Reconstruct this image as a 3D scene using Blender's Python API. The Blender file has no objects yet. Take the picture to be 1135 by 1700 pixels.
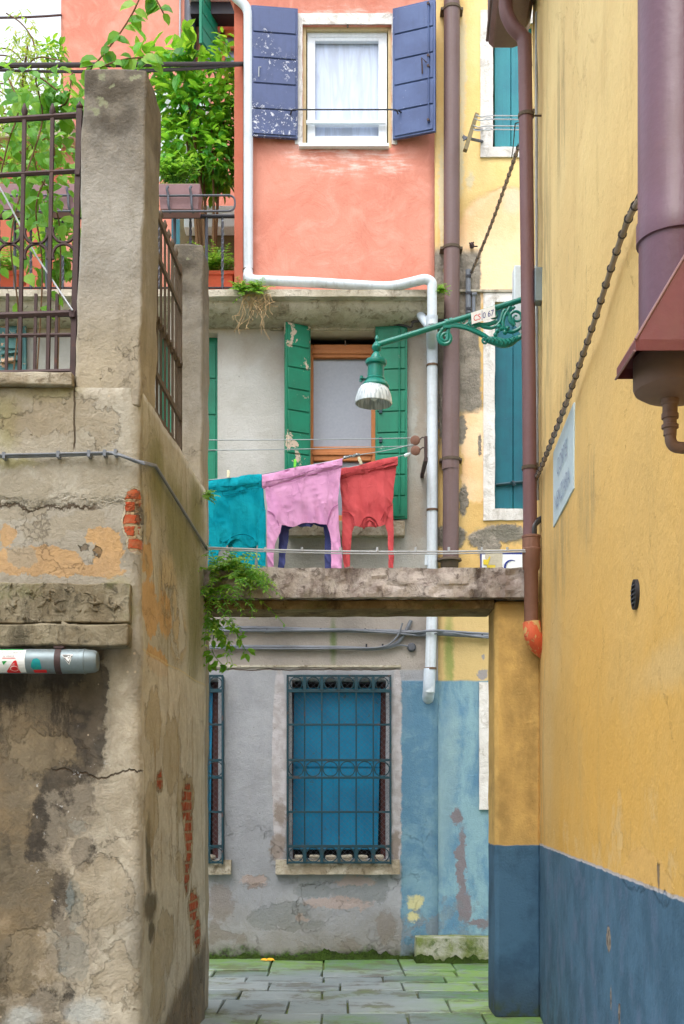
import bpy, bmesh, math, random
from mathutils import Vector, Matrix, noise

# ---------------------------------------------------------------- camera, sky, sun, exposure
SC = bpy.context.scene
COL = SC.collection
F, CX, HY, CZ = 2000.0, 567.5, 1321.0, 1.6      # focal length in photo pixels, axis column, horizon row, eye height
cam = bpy.data.cameras.new("camera")
cam.sensor_fit = 'VERTICAL'
cam.sensor_height = 36.0
cam.lens = 36.0 * F / 1700.0
cam.shift_y = (HY - 850.0) / 1700.0
cam.clip_end = 500
camo = bpy.data.objects.new("camera", cam)
COL.objects.link(camo)
camo.location = (0, 0, CZ)
camo.rotation_euler = (math.pi / 2, 0, 0)
SC.camera = camo

SUN_EL, SUN_AZ = math.radians(58), math.radians(200)   # azimuth clockwise from +Y (the view direction)
wd = bpy.data.worlds.new("World")
SC.world = wd
wd.use_nodes = True
wn = wd.node_tree
sky = wn.nodes.new('ShaderNodeTexSky')
sky.sky_type = 'NISHITA'
sky.sun_disc = False
sky.sun_elevation = SUN_EL
sky.sun_rotation = SUN_AZ
sky.air_density = 1.0
sky.dust_density = 5.0
sky.ozone_density = 1.0
hs = wn.nodes.new('ShaderNodeHueSaturation')
hs.inputs['Saturation'].default_value = 0.42
wn.links.new(sky.outputs[0], hs.inputs['Color'])
bg = wn.nodes['Background']
cloud = wn.nodes.new('ShaderNodeMix')            # even cloud cover over the clear sky
cloud.data_type = 'RGBA'
cloud.inputs[0].default_value = 0.55
cloud.inputs[7].default_value = (3.55, 3.65, 3.85, 1.0)
wn.links.new(hs.outputs[0], cloud.inputs[6])
wn.links.new(cloud.outputs[2], bg.inputs[0])
bg.inputs[1].default_value = 0.15
sl = bpy.data.lights.new("sun", 'SUN')
sl.energy = 0.65
sl.angle = math.radians(35)
sl.color = (1.0, 0.965, 0.91)
so = bpy.data.objects.new("sun", sl)
COL.objects.link(so)
sd = Vector((math.sin(SUN_AZ) * math.cos(SUN_EL), math.cos(SUN_AZ) * math.cos(SUN_EL), math.sin(SUN_EL)))
so.rotation_euler = sd.to_track_quat('Z', 'Y').to_euler()
so.location = (-3, -6, 14)
SC.view_settings.view_transform = 'Standard'
SC.view_settings.look = 'None'
SC.view_settings.exposure = 1.48
SC.view_settings.gamma = 1.0
try:
    SC.cycles.use_adaptive_sampling = True
    SC.cycles.adaptive_threshold = 0.035
    SC.cycles.max_bounces = 6
    SC.cycles.diffuse_bounces = 4
    SC.cycles.transmission_bounces = 4
except Exception:
    pass

# ---------------------------------------------------------------- places
D = 11.8            # the far facade
YG = 8.7            # the gateway
YF = 6.5            # front face of the courtyard wall


def W(px, py, Y):
    return Vector(((px - CX) / F * Y, Y, CZ + (HY - py) / F * Y))


def wx(px, Y): return (px - CX) / F * Y
def wz(py, Y): return CZ + (HY - py) / F * Y
def XR(Y): return 1.427 + 0.0596 * (Y - 8.7)
def XL(Y): return -1.0855 + 0.0448 * (Y - 6.5)
def YRpx(px): return 0.9085 / ((px - CX) / F - 0.0596)
def YLpx(px): return -1.3767 / ((px - CX) / F - 0.0448)


def RWp(px, py, off=0.0):       # point on the tall yellow wall
    Y = YRpx(px)
    return Vector((XR(Y) - off, Y, wz(py, Y)))


def LWp(px, py, off=0.0):       # point on the side of the courtyard wall
    Y = YLpx(px)
    return Vector((XL(Y) + off, Y, wz(py, Y)))


def lin(c):
    c = c / 255.0
    return c / 12.92 if c <= 0.04045 else ((c + 0.055) / 1.055) ** 2.4


def C(r, g, b): return (lin(r), lin(g), lin(b), 1.0)


# ---------------------------------------------------------------- node language
NT = None


class S:
    def __init__(s, o): s.o = o
    def __add__(a, b): return M_('ADD', a, b)
    def __radd__(a, b): return M_('ADD', b, a)
    def __sub__(a, b): return M_('SUBTRACT', a, b)
    def __rsub__(a, b): return M_('SUBTRACT', b, a)
    def __mul__(a, b): return M_('MULTIPLY', a, b)
    def __rmul__(a, b): return M_('MULTIPLY', b, a)


def put(sock, v):
    if isinstance(v, S):
        NT.links.new(v.o, sock)
    elif v is not None:
        sock.default_value = v


def nd(t): return NT.nodes.new(t)


def M_(op, a, b=None, clamp=False):
    n = nd('ShaderNodeMath')
    n.operation = op
    n.use_clamp = clamp
    put(n.inputs[0], a)
    if b is not None:
        put(n.inputs[1], b)
    return S(n.outputs[0])


def mx(a, b): return M_('MAXIMUM', a, b)
def mn(a, b): return M_('MINIMUM', a, b)


def V_(op, a, b=None):
    n = nd('ShaderNodeVectorMath')
    n.operation = op
    put(n.inputs[0], a)
    if b is not None:
        put(n.inputs[1], b)
    return S(n.outputs['Value'] if op in ('LENGTH', 'DOT_PRODUCT', 'DISTANCE') else n.outputs['Vector'])


def pos(): return S(nd('ShaderNodeNewGeometry').outputs['Position'])


def xyz(v):
    n = nd('ShaderNodeSeparateXYZ')
    put(n.inputs[0], v)
    return S(n.outputs[0]), S(n.outputs[1]), S(n.outputs[2])


def nz(vec, scale, detail=4.0, rough=0.55, dist=0.0, color=False):
    n = nd('ShaderNodeTexNoise')
    put(n.inputs['Vector'], vec)
    n.inputs['Scale'].default_value = scale
    n.inputs['Detail'].default_value = detail
    n.inputs['Roughness'].default_value = rough
    n.inputs['Distortion'].default_value = dist
    return S(n.outputs['Color' if color else 'Fac'])


def voro(vec, scale, feature='F1', rnd=1.0):
    n = nd('ShaderNodeTexVoronoi')
    n.feature = feature
    put(n.inputs['Vector'], vec)
    n.inputs['Scale'].default_value = scale
    n.inputs['Randomness'].default_value = rnd
    return S(n.outputs['Distance'])


def sm(x, a, b, lo=0.0, hi=1.0):
    n = nd('ShaderNodeMapRange')
    n.interpolation_type = 'SMOOTHSTEP'
    put(n.inputs[0], x)
    put(n.inputs[1], a)
    put(n.inputs[2], b)
    put(n.inputs[3], lo)
    put(n.inputs[4], hi)
    return S(n.outputs[0])


def mix(f, a, b, mode='MIX'):
    n = nd('ShaderNodeMix')
    n.data_type = 'RGBA'
    n.blend_type = mode
    put(n.inputs[0], f)
    put(n.inputs[6], a)
    put(n.inputs[7], b)
    return S(n.outputs[2])


def val(c, k):                   # multiply a colour by a scalar
    n = nd('ShaderNodeVectorMath')
    n.operation = 'SCALE'
    put(n.inputs[0], c)
    put(n.inputs[3], k)
    return S(n.outputs[0])


def attr(name='var'):
    n = nd('ShaderNodeAttribute')
    n.attribute_name = name
    return S(n.outputs['Fac'])


def ramp(x, stops):
    n = nd('ShaderNodeValToRGB')
    put(n.inputs[0], x)
    e = n.color_ramp.elements
    while len(e) < len(stops):
        e.new(0.5)
    for i, (p, c) in enumerate(stops):
        e[i].position = p
        e[i].color = c
    return S(n.outputs[0])


def scl(v, s): return V_('MULTIPLY', v, s)


def warp(P, scale, amp, detail=5):
    n = V_('SUBTRACT', nz(P, scale, detail, 0.68, 0, True), (0.5, 0.5, 0.5))
    n2 = V_('SUBTRACT', nz(P, scale * 4.7, 6, 0.72, 0, True), (0.5, 0.5, 0.5))
    a, c = amp * 1.6, amp * .55
    return V_('ADD', V_('ADD', P, V_('MULTIPLY', n, (a, a, a))), V_('MULTIPLY', n2, (c, c, c)))


def blob(Pw, c, r, soft=0.25, k=1.0):
    """1 inside an ellipsoid at c with radii r (0 ignores that axis), edges torn by the warp already in Pw"""
    inv = tuple(1.0 / a if a else 0.0 for a in r)
    d = V_('LENGTH', V_('MULTIPLY', V_('SUBTRACT', Pw, tuple(c)), inv))
    return sm(d, 1.0 + soft, 1.0 - soft, 0.0, k)


def blobs(Pw, lst, soft=0.25):
    m = None
    for c, r in lst:
        b = blob(Pw, c, r, soft)
        m = b if m is None else mx(m, b)
    return m


def fb(px, py, rx, ry, Y=D):     # blob given by photo pixels on a surface facing the camera
    return (W(px, py, Y), (rx * Y / F, 0, ry * Y / F))


def rb(px, py, rx, ry):          # on the tall yellow wall
    Y = YRpx(px)
    return (RWp(px, py), (0, abs(YRpx(px + rx) - YRpx(px - rx)) / 2, ry * Y / F))


def lb(px, py, rx, ry):          # on the courtyard wall's side
    Y = YLpx(px)
    return (LWp(px, py), (0, abs(YLpx(px + rx) - YLpx(px - rx)) / 2, ry * Y / F))


MATS = {}


def material(name, fn):
    global NT
    m = bpy.data.materials.new(name)
    m.use_nodes = True
    NT = m.node_tree
    NT.nodes.clear()
    out = nd('ShaderNodeOutputMaterial')
    d = fn()
    if 'shader' in d:
        NT.links.new(d['shader'], out.inputs[0])
    else:
        p = nd('ShaderNodeBsdfPrincipled')
        put(p.inputs['Base Color'], d['c'])
        put(p.inputs['Roughness'], d.get('r', 0.8))
        put(p.inputs['Metallic'], d.get('m', 0.0))
        put(p.inputs['Specular IOR Level'], d.get('s', 0.35))
        if 't' in d:
            put(p.inputs['Transmission Weight'], d['t'])
        if 'h' in d:
            b = nd('ShaderNodeBump')
            b.inputs['Strength'].default_value = d.get('hs', 1.0)
            b.inputs['Distance'].default_value = 1.0
            put(b.inputs['Height'], d['h'])
            NT.links.new(b.outputs[0], p.inputs['Normal'])
        NT.links.new(p.outputs[0], out.inputs[0])
    MATS[name] = m
    return m


# ---------------------------------------------------------------- mesh building
ORG = {}


class MB:
    def __init__(s):
        s.bm = bmesh.new()
        s.var = s.bm.faces.layers.float.new('var')

    def face(s, vs, var=0.0):
        try:
            f = s.bm.faces.new(vs)
            f[s.var] = var
            return f
        except ValueError:
            return None

    def poly(s, pts, var=0.0):
        return s.face([s.bm.verts.new(p) for p in pts], var)

    def hexa(s, p, var=0.0):     # 8 points: bottom ring, top ring
        v = [s.bm.verts.new(q) for q in p]
        for a in ((3, 2, 1, 0), (4, 5, 6, 7), (0, 1, 5, 4), (1, 2, 6, 5), (2, 3, 7, 6), (3, 0, 4, 7)):
            s.face([v[i] for i in a], var)
        return s

    def box(s, x0, x1, y0, y1, z0, z1, var=0.0):
        x0, x1 = min(x0, x1), max(x0, x1)
        y0, y1 = min(y0, y1), max(y0, y1)
        z0, z1 = min(z0, z1), max(z0, z1)
        return s.hexa([(x0, y0, z0), (x1, y0, z0), (x1, y1, z0), (x0, y1, z0),
                       (x0, y0, z1), (x1, y0, z1), (x1, y1, z1), (x0, y1, z1)], var)

    def pbox(s, px0, px1, py0, py1, Y, front, back):   # photo rectangle standing on plane Y, from Y-front to Y+back
        return s.box(wx(px0, Y), wx(px1, Y), Y - front, Y + back, wz(py1, Y), wz(py0, Y))

    def obox(s, o, ux, uy, uz, sx, sy, sz):            # box from corner o along three directions
        o, a, b, c = Vector(o), Vector(ux) * sx, Vector(uy) * sy, Vector(uz) * sz
        return s.hexa([o, o + a, o + a + b, o + b, o + c, o + a + c, o + a + b + c, o + b + c])

    def tube(s, pts, r, n=8, cap=True, var=0.0, closed=False):
        pts = [Vector(p) for p in pts]
        m = len(pts)
        rr = r if isinstance(r, (list, tuple)) else [r] * m
        rings = []
        up = None
        for i, p in enumerate(pts):
            if closed:
                t = pts[(i + 1) % m] - pts[i - 1]
            else:
                t = (pts[min(i + 1, m - 1)] - pts[max(i - 1, 0)])
            t.normalize()
            if up is None:
                up = Vector((0, 0, 1)) if abs(t.z) < 0.9 else Vector((0, 1, 0))
            a = t.cross(up)
            if a.length < 1e-5:
                a = t.orthogonal()
            a.normalize()
            up = a.cross(t)
            up.normalize()
            rings.append([s.bm.verts.new(p + (a * math.cos(2 * math.pi * k / n) + up * math.sin(2 * math.pi * k / n)) * rr[i]) for k in range(n)])
        for i in range(m if closed else m - 1):
            A, B = rings[i], rings[(i + 1) % m]
            for k in range(n):
                s.face([A[k], A[(k + 1) % n], B[(k + 1) % n], B[k]], var)
        if cap and not closed:
            s.face(rings[0][::-1], var)
            s.face(rings[-1], var)
        return s

    def lathe(s, prof, c, n=24, axis=None, rib=0.0):
        """profile of (radius, height) turned round the axis (default up) through c"""
        c = Vector(c)
        ax = Vector(axis or (0, 0, 1)).normalized()
        a = ax.orthogonal().normalized()
        b = ax.cross(a)
        rings = []
        for r, h in prof:
            if r < 1e-5:
                rings.append([s.bm.verts.new(c + ax * h)])
            else:
                rings.append([s.bm.verts.new(c + ax * h + (a * math.cos(2 * math.pi * k / n) + b * math.sin(2 * math.pi * k / n)) * (r + (rib if k % 2 else -rib))) for k in range(n)])
        for A, B in zip(rings, rings[1:]):
            if len(A) == 1 and len(B) == 1:
                continue
            for k in range(n):
                k2 = (k + 1) % n
                if len(A) == 1:
                    s.face([A[0], B[k2], B[k]])
                elif len(B) == 1:
                    s.face([A[k], A[k2], B[0]])
                else:
                    s.face([A[k], A[k2], B[k2], B[k]])
        return s

    def prism(s, pts, d):        # closed outline of 3-D points pushed along d
        d = Vector(d)
        a = [s.bm.verts.new(p) for p in pts]
        b = [s.bm.verts.new(Vector(p) + d) for p in pts]
        s.face(a)
        s.face(b[::-1])
        for i in range(len(a)):
            j = (i + 1) % len(a)
            s.face([a[i], b[i], b[j], a[j]])
        return s

    def sheet(s, fn, nu, nv, var=0.0):
        g = [[s.bm.verts.new(fn(i / nu, j / nv)) for i in range(nu + 1)] for j in range(nv + 1)]
        for j in range(nv):
            for i in range(nu):
                s.face([g[j][i], g[j][i + 1], g[j + 1][i + 1], g[j + 1][i]], var)
        return s

    def leaf(s, p, d, up, L, wd, var=0.0, droop=0.25):
        """one folded, drooping leaf of eight faces"""
        p, d = Vector(p), Vector(d).normalized()
        sd_ = d.cross(Vector(up))
        if sd_.length < 1e-4:
            sd_ = d.orthogonal()
        sd_.normalize()
        nn = sd_.cross(d).normalized()
        mid, le, ri = [], [], []
        for t, w_ in ((0.0, 0.02), (0.25, 0.42), (0.55, 0.5), (0.82, 0.27), (1.0, 0.0)):
            q = p + d * (L * t) - nn * (droop * L * t * t)
            mid.append(s.bm.verts.new(q))
            if 0 < t < 1:
                le.append(s.bm.verts.new(q + sd_ * wd * w_ + nn * wd * 0.18))
                ri.append(s.bm.verts.new(q - sd_ * wd * w_ + nn * wd * 0.18))
        for sde in (le, ri):
            fl = sde is ri
            f1 = [mid[0], mid[1], sde[0]]
            s.face(f1[::-1] if fl else f1, var)
            for k in range(2):
                f1 = [mid[k + 1], mid[k + 2], sde[k + 1], sde[k]]
                s.face(f1[::-1] if fl else f1, var)
            f1 = [mid[3], mid[4], sde[2]]
            s.face(f1[::-1] if fl else f1, var)

    def rough(s, amp, scale, seed=0.0, amp2=0.0, scale2=20.0):
        for v in s.bm.verts:
            v.co += noise.noise_vector(v.co * scale + Vector((seed, seed, seed))) * amp
            if amp2:
                v.co += noise.noise_vector(v.co * scale2 + Vector((seed, 0, seed))) * amp2

    def cut(s, step):            # split edges so that no face is much larger than step
        for _ in range(7):
            es = [e for e in s.bm.edges if e.calc_length() > step * 1.5]
            if not es:
                break
            bmesh.ops.subdivide_edges(s.bm, edges=es, cuts=1, use_grid_fill=True)
        return s

    def build(s, name, mat, parent=None, bevel=0.0, smooth=35, solid=0.0, soff=-1.0, recalc=True, seg=2):
        if recalc:
            bmesh.ops.recalc_face_normals(s.bm, faces=s.bm.faces[:])
        me = bpy.data.meshes.new(name)
        if parent is not None:
            org = ORG[parent]
        else:
            n = max(1, len(s.bm.verts))
            xs = [v.co for v in s.bm.verts]
            org = Vector((sum(v.x for v in xs) / n, sum(v.y for v in xs) / n, min(v.z for v in xs)))
        for v in s.bm.verts:
            v.co -= org
        s.bm.to_mesh(me)
        s.bm.free()
        if smooth:
            for p in me.polygons:
                p.use_smooth = True
            me.set_sharp_from_angle(angle=math.radians(smooth))
        o = bpy.data.objects.new(name, me)
        COL.objects.link(o)
        me.materials.append(MATS[mat] if isinstance(mat, str) else mat)
        ORG[o] = org
        if parent is not None:
            o.parent = parent
        else:
            o.location = org
        if solid:
            md = o.modifiers.new('solid', 'SOLIDIFY')
            md.thickness = solid
            md.offset = soff
        if bevel:
            md = o.modifiers.new('bevel', 'BEVEL')
            md.width = bevel
            md.segments = seg
            md.limit_method = 'ANGLE'
            md.angle_limit = math.radians(40)
        return o


def build_each(b, name, mat, parent, **kw):
    """every loose piece of the mesh becomes an object of its own"""
    bm = b.bm
    bm.verts.ensure_lookup_table()
    seen, out = set(), []
    for v0 in bm.verts:
        if v0.index in seen:
            continue
        st, isl = [v0], []
        seen.add(v0.index)
        while st:
            v = st.pop()
            isl.append(v)
            for e in v.link_edges:
                w = e.other_vert(v)
                if w.index not in seen:
                    seen.add(w.index)
                    st.append(w)
        nb = MB()
        mp = {v.index: nb.bm.verts.new(v.co) for v in isl}
        fs = {f for v in isl for f in v.link_faces}
        for f in fs:
            nb.face([mp[v.index] for v in f.verts], f[b.var])
        out.append(nb.build(name, mat, parent, **kw))
    bm.free()
    return out


def thing(name, loc, label, cat, group=None):
    o = bpy.data.objects.new(name, None)
    COL.objects.link(o)
    o.empty_display_size = 0.1
    o.location = loc
    ORG[o] = Vector(loc)
    return tag(o, label, cat, group)


def tag(o, label=None, cat=None, group=None, kind=None):
    if label: o['label'] = label
    if cat: o['category'] = cat
    if group: o['group'] = group
    if kind: o['kind'] = kind
    return o


def lab(o, label):
    o['label'] = label
    return o


def wall_sheet(fn, u0, u1, v0, v1, holes=(), step=0.06, amp=0.006, nscale=2.2):
    """fn(u, v, push) -> point; rectangles (ua, ub, va, vb) are left open"""
    def cuts(a, b, extra):
        ks = sorted({round(k, 5) for k in [a, b] + [e for e in extra if a < e < b]})
        o = []
        for p, q in zip(ks, ks[1:]):
            n = max(1, round((q - p) / step))
            o += [p + (q - p) * i / n for i in range(n)]
        return o + [ks[-1]]
    us = cuts(u0, u1, [h[0] for h in holes] + [h[1] for h in holes])
    vs = cuts(v0, v1, [h[2] for h in holes] + [h[3] for h in holes])
    b = MB()
    g = {}

    def vert(i, j):
        if (i, j) not in g:
            p = fn(us[i], vs[j], 0.0)
            k = noise.noise(p * nscale) * amp + noise.noise(p * nscale * 4.3) * amp * 0.35
            g[i, j] = b.bm.verts.new(fn(us[i], vs[j], k))
        return g[i, j]
    for i in range(len(us) - 1):
        for j in range(len(vs) - 1):
            cu, cv = (us[i] + us[i + 1]) / 2, (vs[j] + vs[j + 1]) / 2
            if any(h[0] < cu < h[1] and h[2] < cv < h[3] for h in holes):
                continue
            b.face([vert(i, j), vert(i + 1, j), vert(i + 1, j + 1), vert(i, j + 1)])
    return b


def text_into(b, body, size, fn, align='CENTER', space=1.0):
    """letters as mesh faces; fn(x, y) places each point"""
    cu = bpy.data.curves.new('lettering', 'FONT')
    cu.body = body
    cu.size = size
    cu.align_x = align
    cu.space_character = space
    cu.resolution_u = 3
    ob = bpy.data.objects.new('lettering', cu)
    COL.objects.link(ob)
    dg = bpy.context.evaluated_depsgraph_get()
    me = bpy.data.meshes.new_from_object(ob.evaluated_get(dg))
    vs = [b.bm.verts.new(fn(v.co.x, v.co.y)) for v in me.vertices]
    for p in me.polygons:
        b.face([vs[i] for i in p.vertices])
    bpy.data.objects.remove(ob)
    bpy.data.meshes.remove(me)
    bpy.data.curves.remove(cu)


def arc(c, r, a0, a1, n, Y, ry=None):
    """points of an arc in the plane facing the camera; c, r in metres, angles in degrees"""
    return [Vector((c[0] + r * math.cos(math.radians(a0 + (a1 - a0) * i / n)), Y, c[1] + (ry or r) * math.sin(math.radians(a0 + (a1 - a0) * i / n)))) for i in range(n + 1)]


def smooth_path(pts, n=8):
    """Catmull-Rom through the points"""
    P = [Vector(p) for p in pts]
    P = [P[0] * 2 - P[1]] + P + [P[-1] * 2 - P[-2]]
    o = []
    for i in range(1, len(P) - 2):
        for k in range(n):
            t = k / n
            a, b, c, d = P[i - 1:i + 3]
            o.append(0.5 * (2 * b + (c - a) * t + (2 * a - 5 * b + 4 * c - d) * t * t + (3 * b - a - 3 * c + d) * t ** 3))
    return o + [P[-2]]


def bend(pts, r, n=5):
    """polyline with its corners rounded off by radius r"""
    P = [Vector(p) for p in pts]
    o = [P[0]]
    for a, b, c in zip(P, P[1:], P[2:]):
        d1, d2 = (a - b), (c - b)
        k = min(r, d1.length * .45, d2.length * .45)
        s_, e_ = b + d1.normalized() * k, b + d2.normalized() * k
        for i in range(n + 1):
            t = i / n
            o.append(s_ * (1 - t) ** 2 + b * 2 * t * (1 - t) + e_ * t * t)
    return o + [P[-1]]


def sag(a, b, drop, n=16):
    a, b = Vector(a), Vector(b)
    return [a.lerp(b, i / n) - Vector((0, 0, drop * 4 * (i / n) * (1 - i / n))) for i in range(n + 1)]

# ---------------------------------------------------------------- materials
def simple(name, c, r=0.6, m=0.0, s=0.4, dirt=0.25, dc=(70, 62, 50), sc=6.0, streak=0.0, grain=0.0, rust=0.0):
    def fn():
        P = pos()
        n = nz(P, sc, 6, 0.65)
        col = mix(sm(n, 0.45, 0.75, 0, dirt), C(*c), C(*dc))
        col = val(col, nz(P, 45, 3) * 0.25 + 0.88)
        if streak:
            st = nz(scl(P, (14, 14, 0.7)), 1.6, 5, 0.6)
            col = mix(sm(st, 0.5, 0.75, 0, streak), col, C(*dc))
        if rust:
            col = mix(sm(nz(P, 11, 6, 0.7), 0.58, 0.72, 0, rust), col, C(118, 68, 44))
        d = dict(c=col, r=n * 0.25 + (r - 0.12), m=m, s=s)
        if grain:
            d['h'] = nz(P, 60, 4) * grain
        return d
    return material(name, fn)


def grit(P): return nz(P, 70, 3) * 0.0035 + nz(P, 14, 5) * 0.006


def torn(m, P, sc=6.0, k=.9, a=.46, w=.05):
    """a soft mask torn into a crisp ragged one"""
    return sm(m + (nz(P, sc, 9, .74) - .5) * k, a, a + w)


def craze(P, sc=2.6, w=.012):
    """thin wandering cracks, broken up"""
    Pw = warp(P, 3, .22, 6)
    e = voro(Pw, sc, 'DISTANCE_TO_EDGE')
    return sm(e, w, w * .25) * sm(nz(P, 1.7, 3), .46, .58)


def up_streaks(P, sx=9.0, sz=0.55, sc=1.5): return nz(scl(warp(P, 1.1, .12, 3), (sx * .6, sx * .6, sz)), sc * .8, 9, 0.72)


def m_yellow_tall():
    P = pos()
    X, Y, Z = xyz(P)
    Pw = warp(P, 5, 0.10)
    Pf = warp(P, 12, 0.06)
    k = sm(Z, 1.3, 6.2)  # stronger light near the wall's top, painted in as a paler colour
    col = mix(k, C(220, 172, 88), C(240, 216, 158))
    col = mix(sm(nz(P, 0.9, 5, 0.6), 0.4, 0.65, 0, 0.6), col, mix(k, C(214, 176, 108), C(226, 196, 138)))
    st = up_streaks(P, 7, 0.5)
    col = mix(sm(st, 0.52, 0.75, 0, 0.35), col, C(178, 150, 100))
    st2 = up_streaks(P, 13, 0.9, 1.3)
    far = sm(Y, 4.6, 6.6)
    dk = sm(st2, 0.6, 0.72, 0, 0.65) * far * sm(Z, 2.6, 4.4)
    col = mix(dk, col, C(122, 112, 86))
    dk2 = blobs(Pf, [rb(945, 640, 14, 60), rb(930, 910, 14, 80), rb(975, 830, 12, 70), rb(900, 1180, 5, 330), rb(905, 560, 10, 330), rb(930, 200, 8, 120)], 0.7)
    col = mix(dk2 * sm(st, 0.4, 0.6) * 0.6, col, C(150, 136, 104))
    pale = blobs(Pf, [rb(908, 1220, 9, 170), rb(920, 1080, 10, 90), rb(1120, 1100, 60, 40)], 0.6)
    col = mix(pale * 0.45, col, C(212, 188, 140))
    salt = torn(sm(Z, 2.7, 1.3, .1, .55), P, 3.0, 1.1, .56, .12)
    col = mix(salt * .35, col, C(222, 200, 156))
    grime = torn(sm(Z, 3.2, 1.2, .25, .45) , P, 5.5, 1.3, .60, .30)
    col = mix(grime * .3, col, C(160, 124, 72))
    cz_ = craze(P, 1.5, .006)
    col = mix(cz_ * .25, col, C(140, 112, 72))
    flake = blobs(Pf, [rb(1070, 1440, 30, 30), rb(1098, 1470, 18, 26), rb(1052, 1455, 20, 22)], 0.12)
    chip = blobs(Pf, [rb(1092, 1455, 3, 26), rb(1102, 1490, 3, 14)], 0.2)
    col = mix(flake * 0.7, col, C(222, 178, 106))
    col = mix(chip, col, C(140, 120, 96))
    dirt = sm(nz(P, 22, 6, 0.7), 0.6, 0.72, 0, 0.3)
    col = mix(dirt, col, C(170, 140, 90))
    # painted base
    edge = Z + nz(P, 9, 4) * 0.025
    bl = sm(edge, 1.262, 1.250)
    bc = mix(sm(nz(P, 2.4, 8, .7), 0.4, 0.62), C(78, 112, 138), C(64, 96, 120))
    bc = mix(sm(nz(P, 3.2, 6, 0.65), 0.5, 0.7, 0, 0.55), bc, C(106, 118, 146))
    bc = mix(sm(Z, 0.75, -0.05, 0, 0.6) * sm(nz(P, 6, 5), 0.35, 0.6), bc, C(56, 68, 82))
    bc = mix(torn(sm(Z, 1.2, .0, .25, .62), P, 5, 1.2, .64) * .45, bc, C(96, 112, 128))
    bc = mix(sm(up_streaks(P, 8, .5, 1.4), .54, .70, 0, .28), bc, C(58, 78, 104))
    bchip = torn(blobs(Pf, [rb(1012, 1560, 4, 24), rb(1014, 1660, 1.5, 24), rb(1028, 1690, 2, 26)], 0.6), P, 20, .9, .5, .08)
    bc = mix(bchip, bc, mix(sm(nz(P, 30, 4), .4, .6), C(150, 140, 128), C(92, 84, 80)))
    col = mix(bl, col, bc)
    line = sm(edge, 1.252, 1.256) * sm(edge, 1.272, 1.266)
    col = mix(line * 0.6, col, C(160, 178, 204))
    h = grit(P) * 0.8 + bl * 0.003 + flake * 0.006 - mx(chip, bchip) * 0.012 + nz(P, 2.5, 5, .6) * 0.012 - cz_ * .0012 - salt * .0015 + nz(P, 7, 6, .7) * .003
    return dict(c=val(col, nz(P, 55, 4, 0.7) * 0.18 + 0.91), r=0.85, s=0.25, h=h)


def m_yellow_pillar():
    P = pos()
    X, Y, Z = xyz(P)
    Pf = warp(P, 8, 0.10)
    st = up_streaks(P, 6, 0.5)
    col = mix(sm(nz(P, 2, 6, 0.6), 0.4, 0.65), C(208, 172, 104), C(188, 154, 92))
    dk = blobs(Pf, [fb(845, 1040, 34, 70, YG), fb(868, 1080, 18, 60, YG), fb(862, 1200, 24, 90, YG), fb(880, 1280, 12, 130, YG), fb(835, 1330, 12, 60, YG), fb(885, 1150, 10, 120, YG)], 0.6)
    col = mix(dk * sm(nz(P, 5, 6, .65), .3, .6) * 0.6, col, C(134, 110, 66))
    col = mix(sm(st, 0.5, 0.7, 0, 0.4), col, C(156, 128, 78))
    edge = Z + nz(P, 9, 4) * 0.025
    bl = sm(edge, 1.262, 1.250)
    bc = mix(sm(nz(P, 3, 6, .65), 0.4, 0.66), C(70, 104, 130), C(54, 84, 108))
    bc = mix(sm(Z, 0.5, -0.05, 0, 0.75), bc, C(52, 62, 74))
    col = mix(bl, col, bc)
    col = mix(sm(Z, 0.16, 0.04) * sm(nz(P, 12, 5), .4, .6) * .7, col, C(60, 74, 40))
    return dict(c=val(col, nz(P, 60, 4, .7) * .2 + .9), r=.85, s=.25, h=grit(P) + bl * .003)


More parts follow.
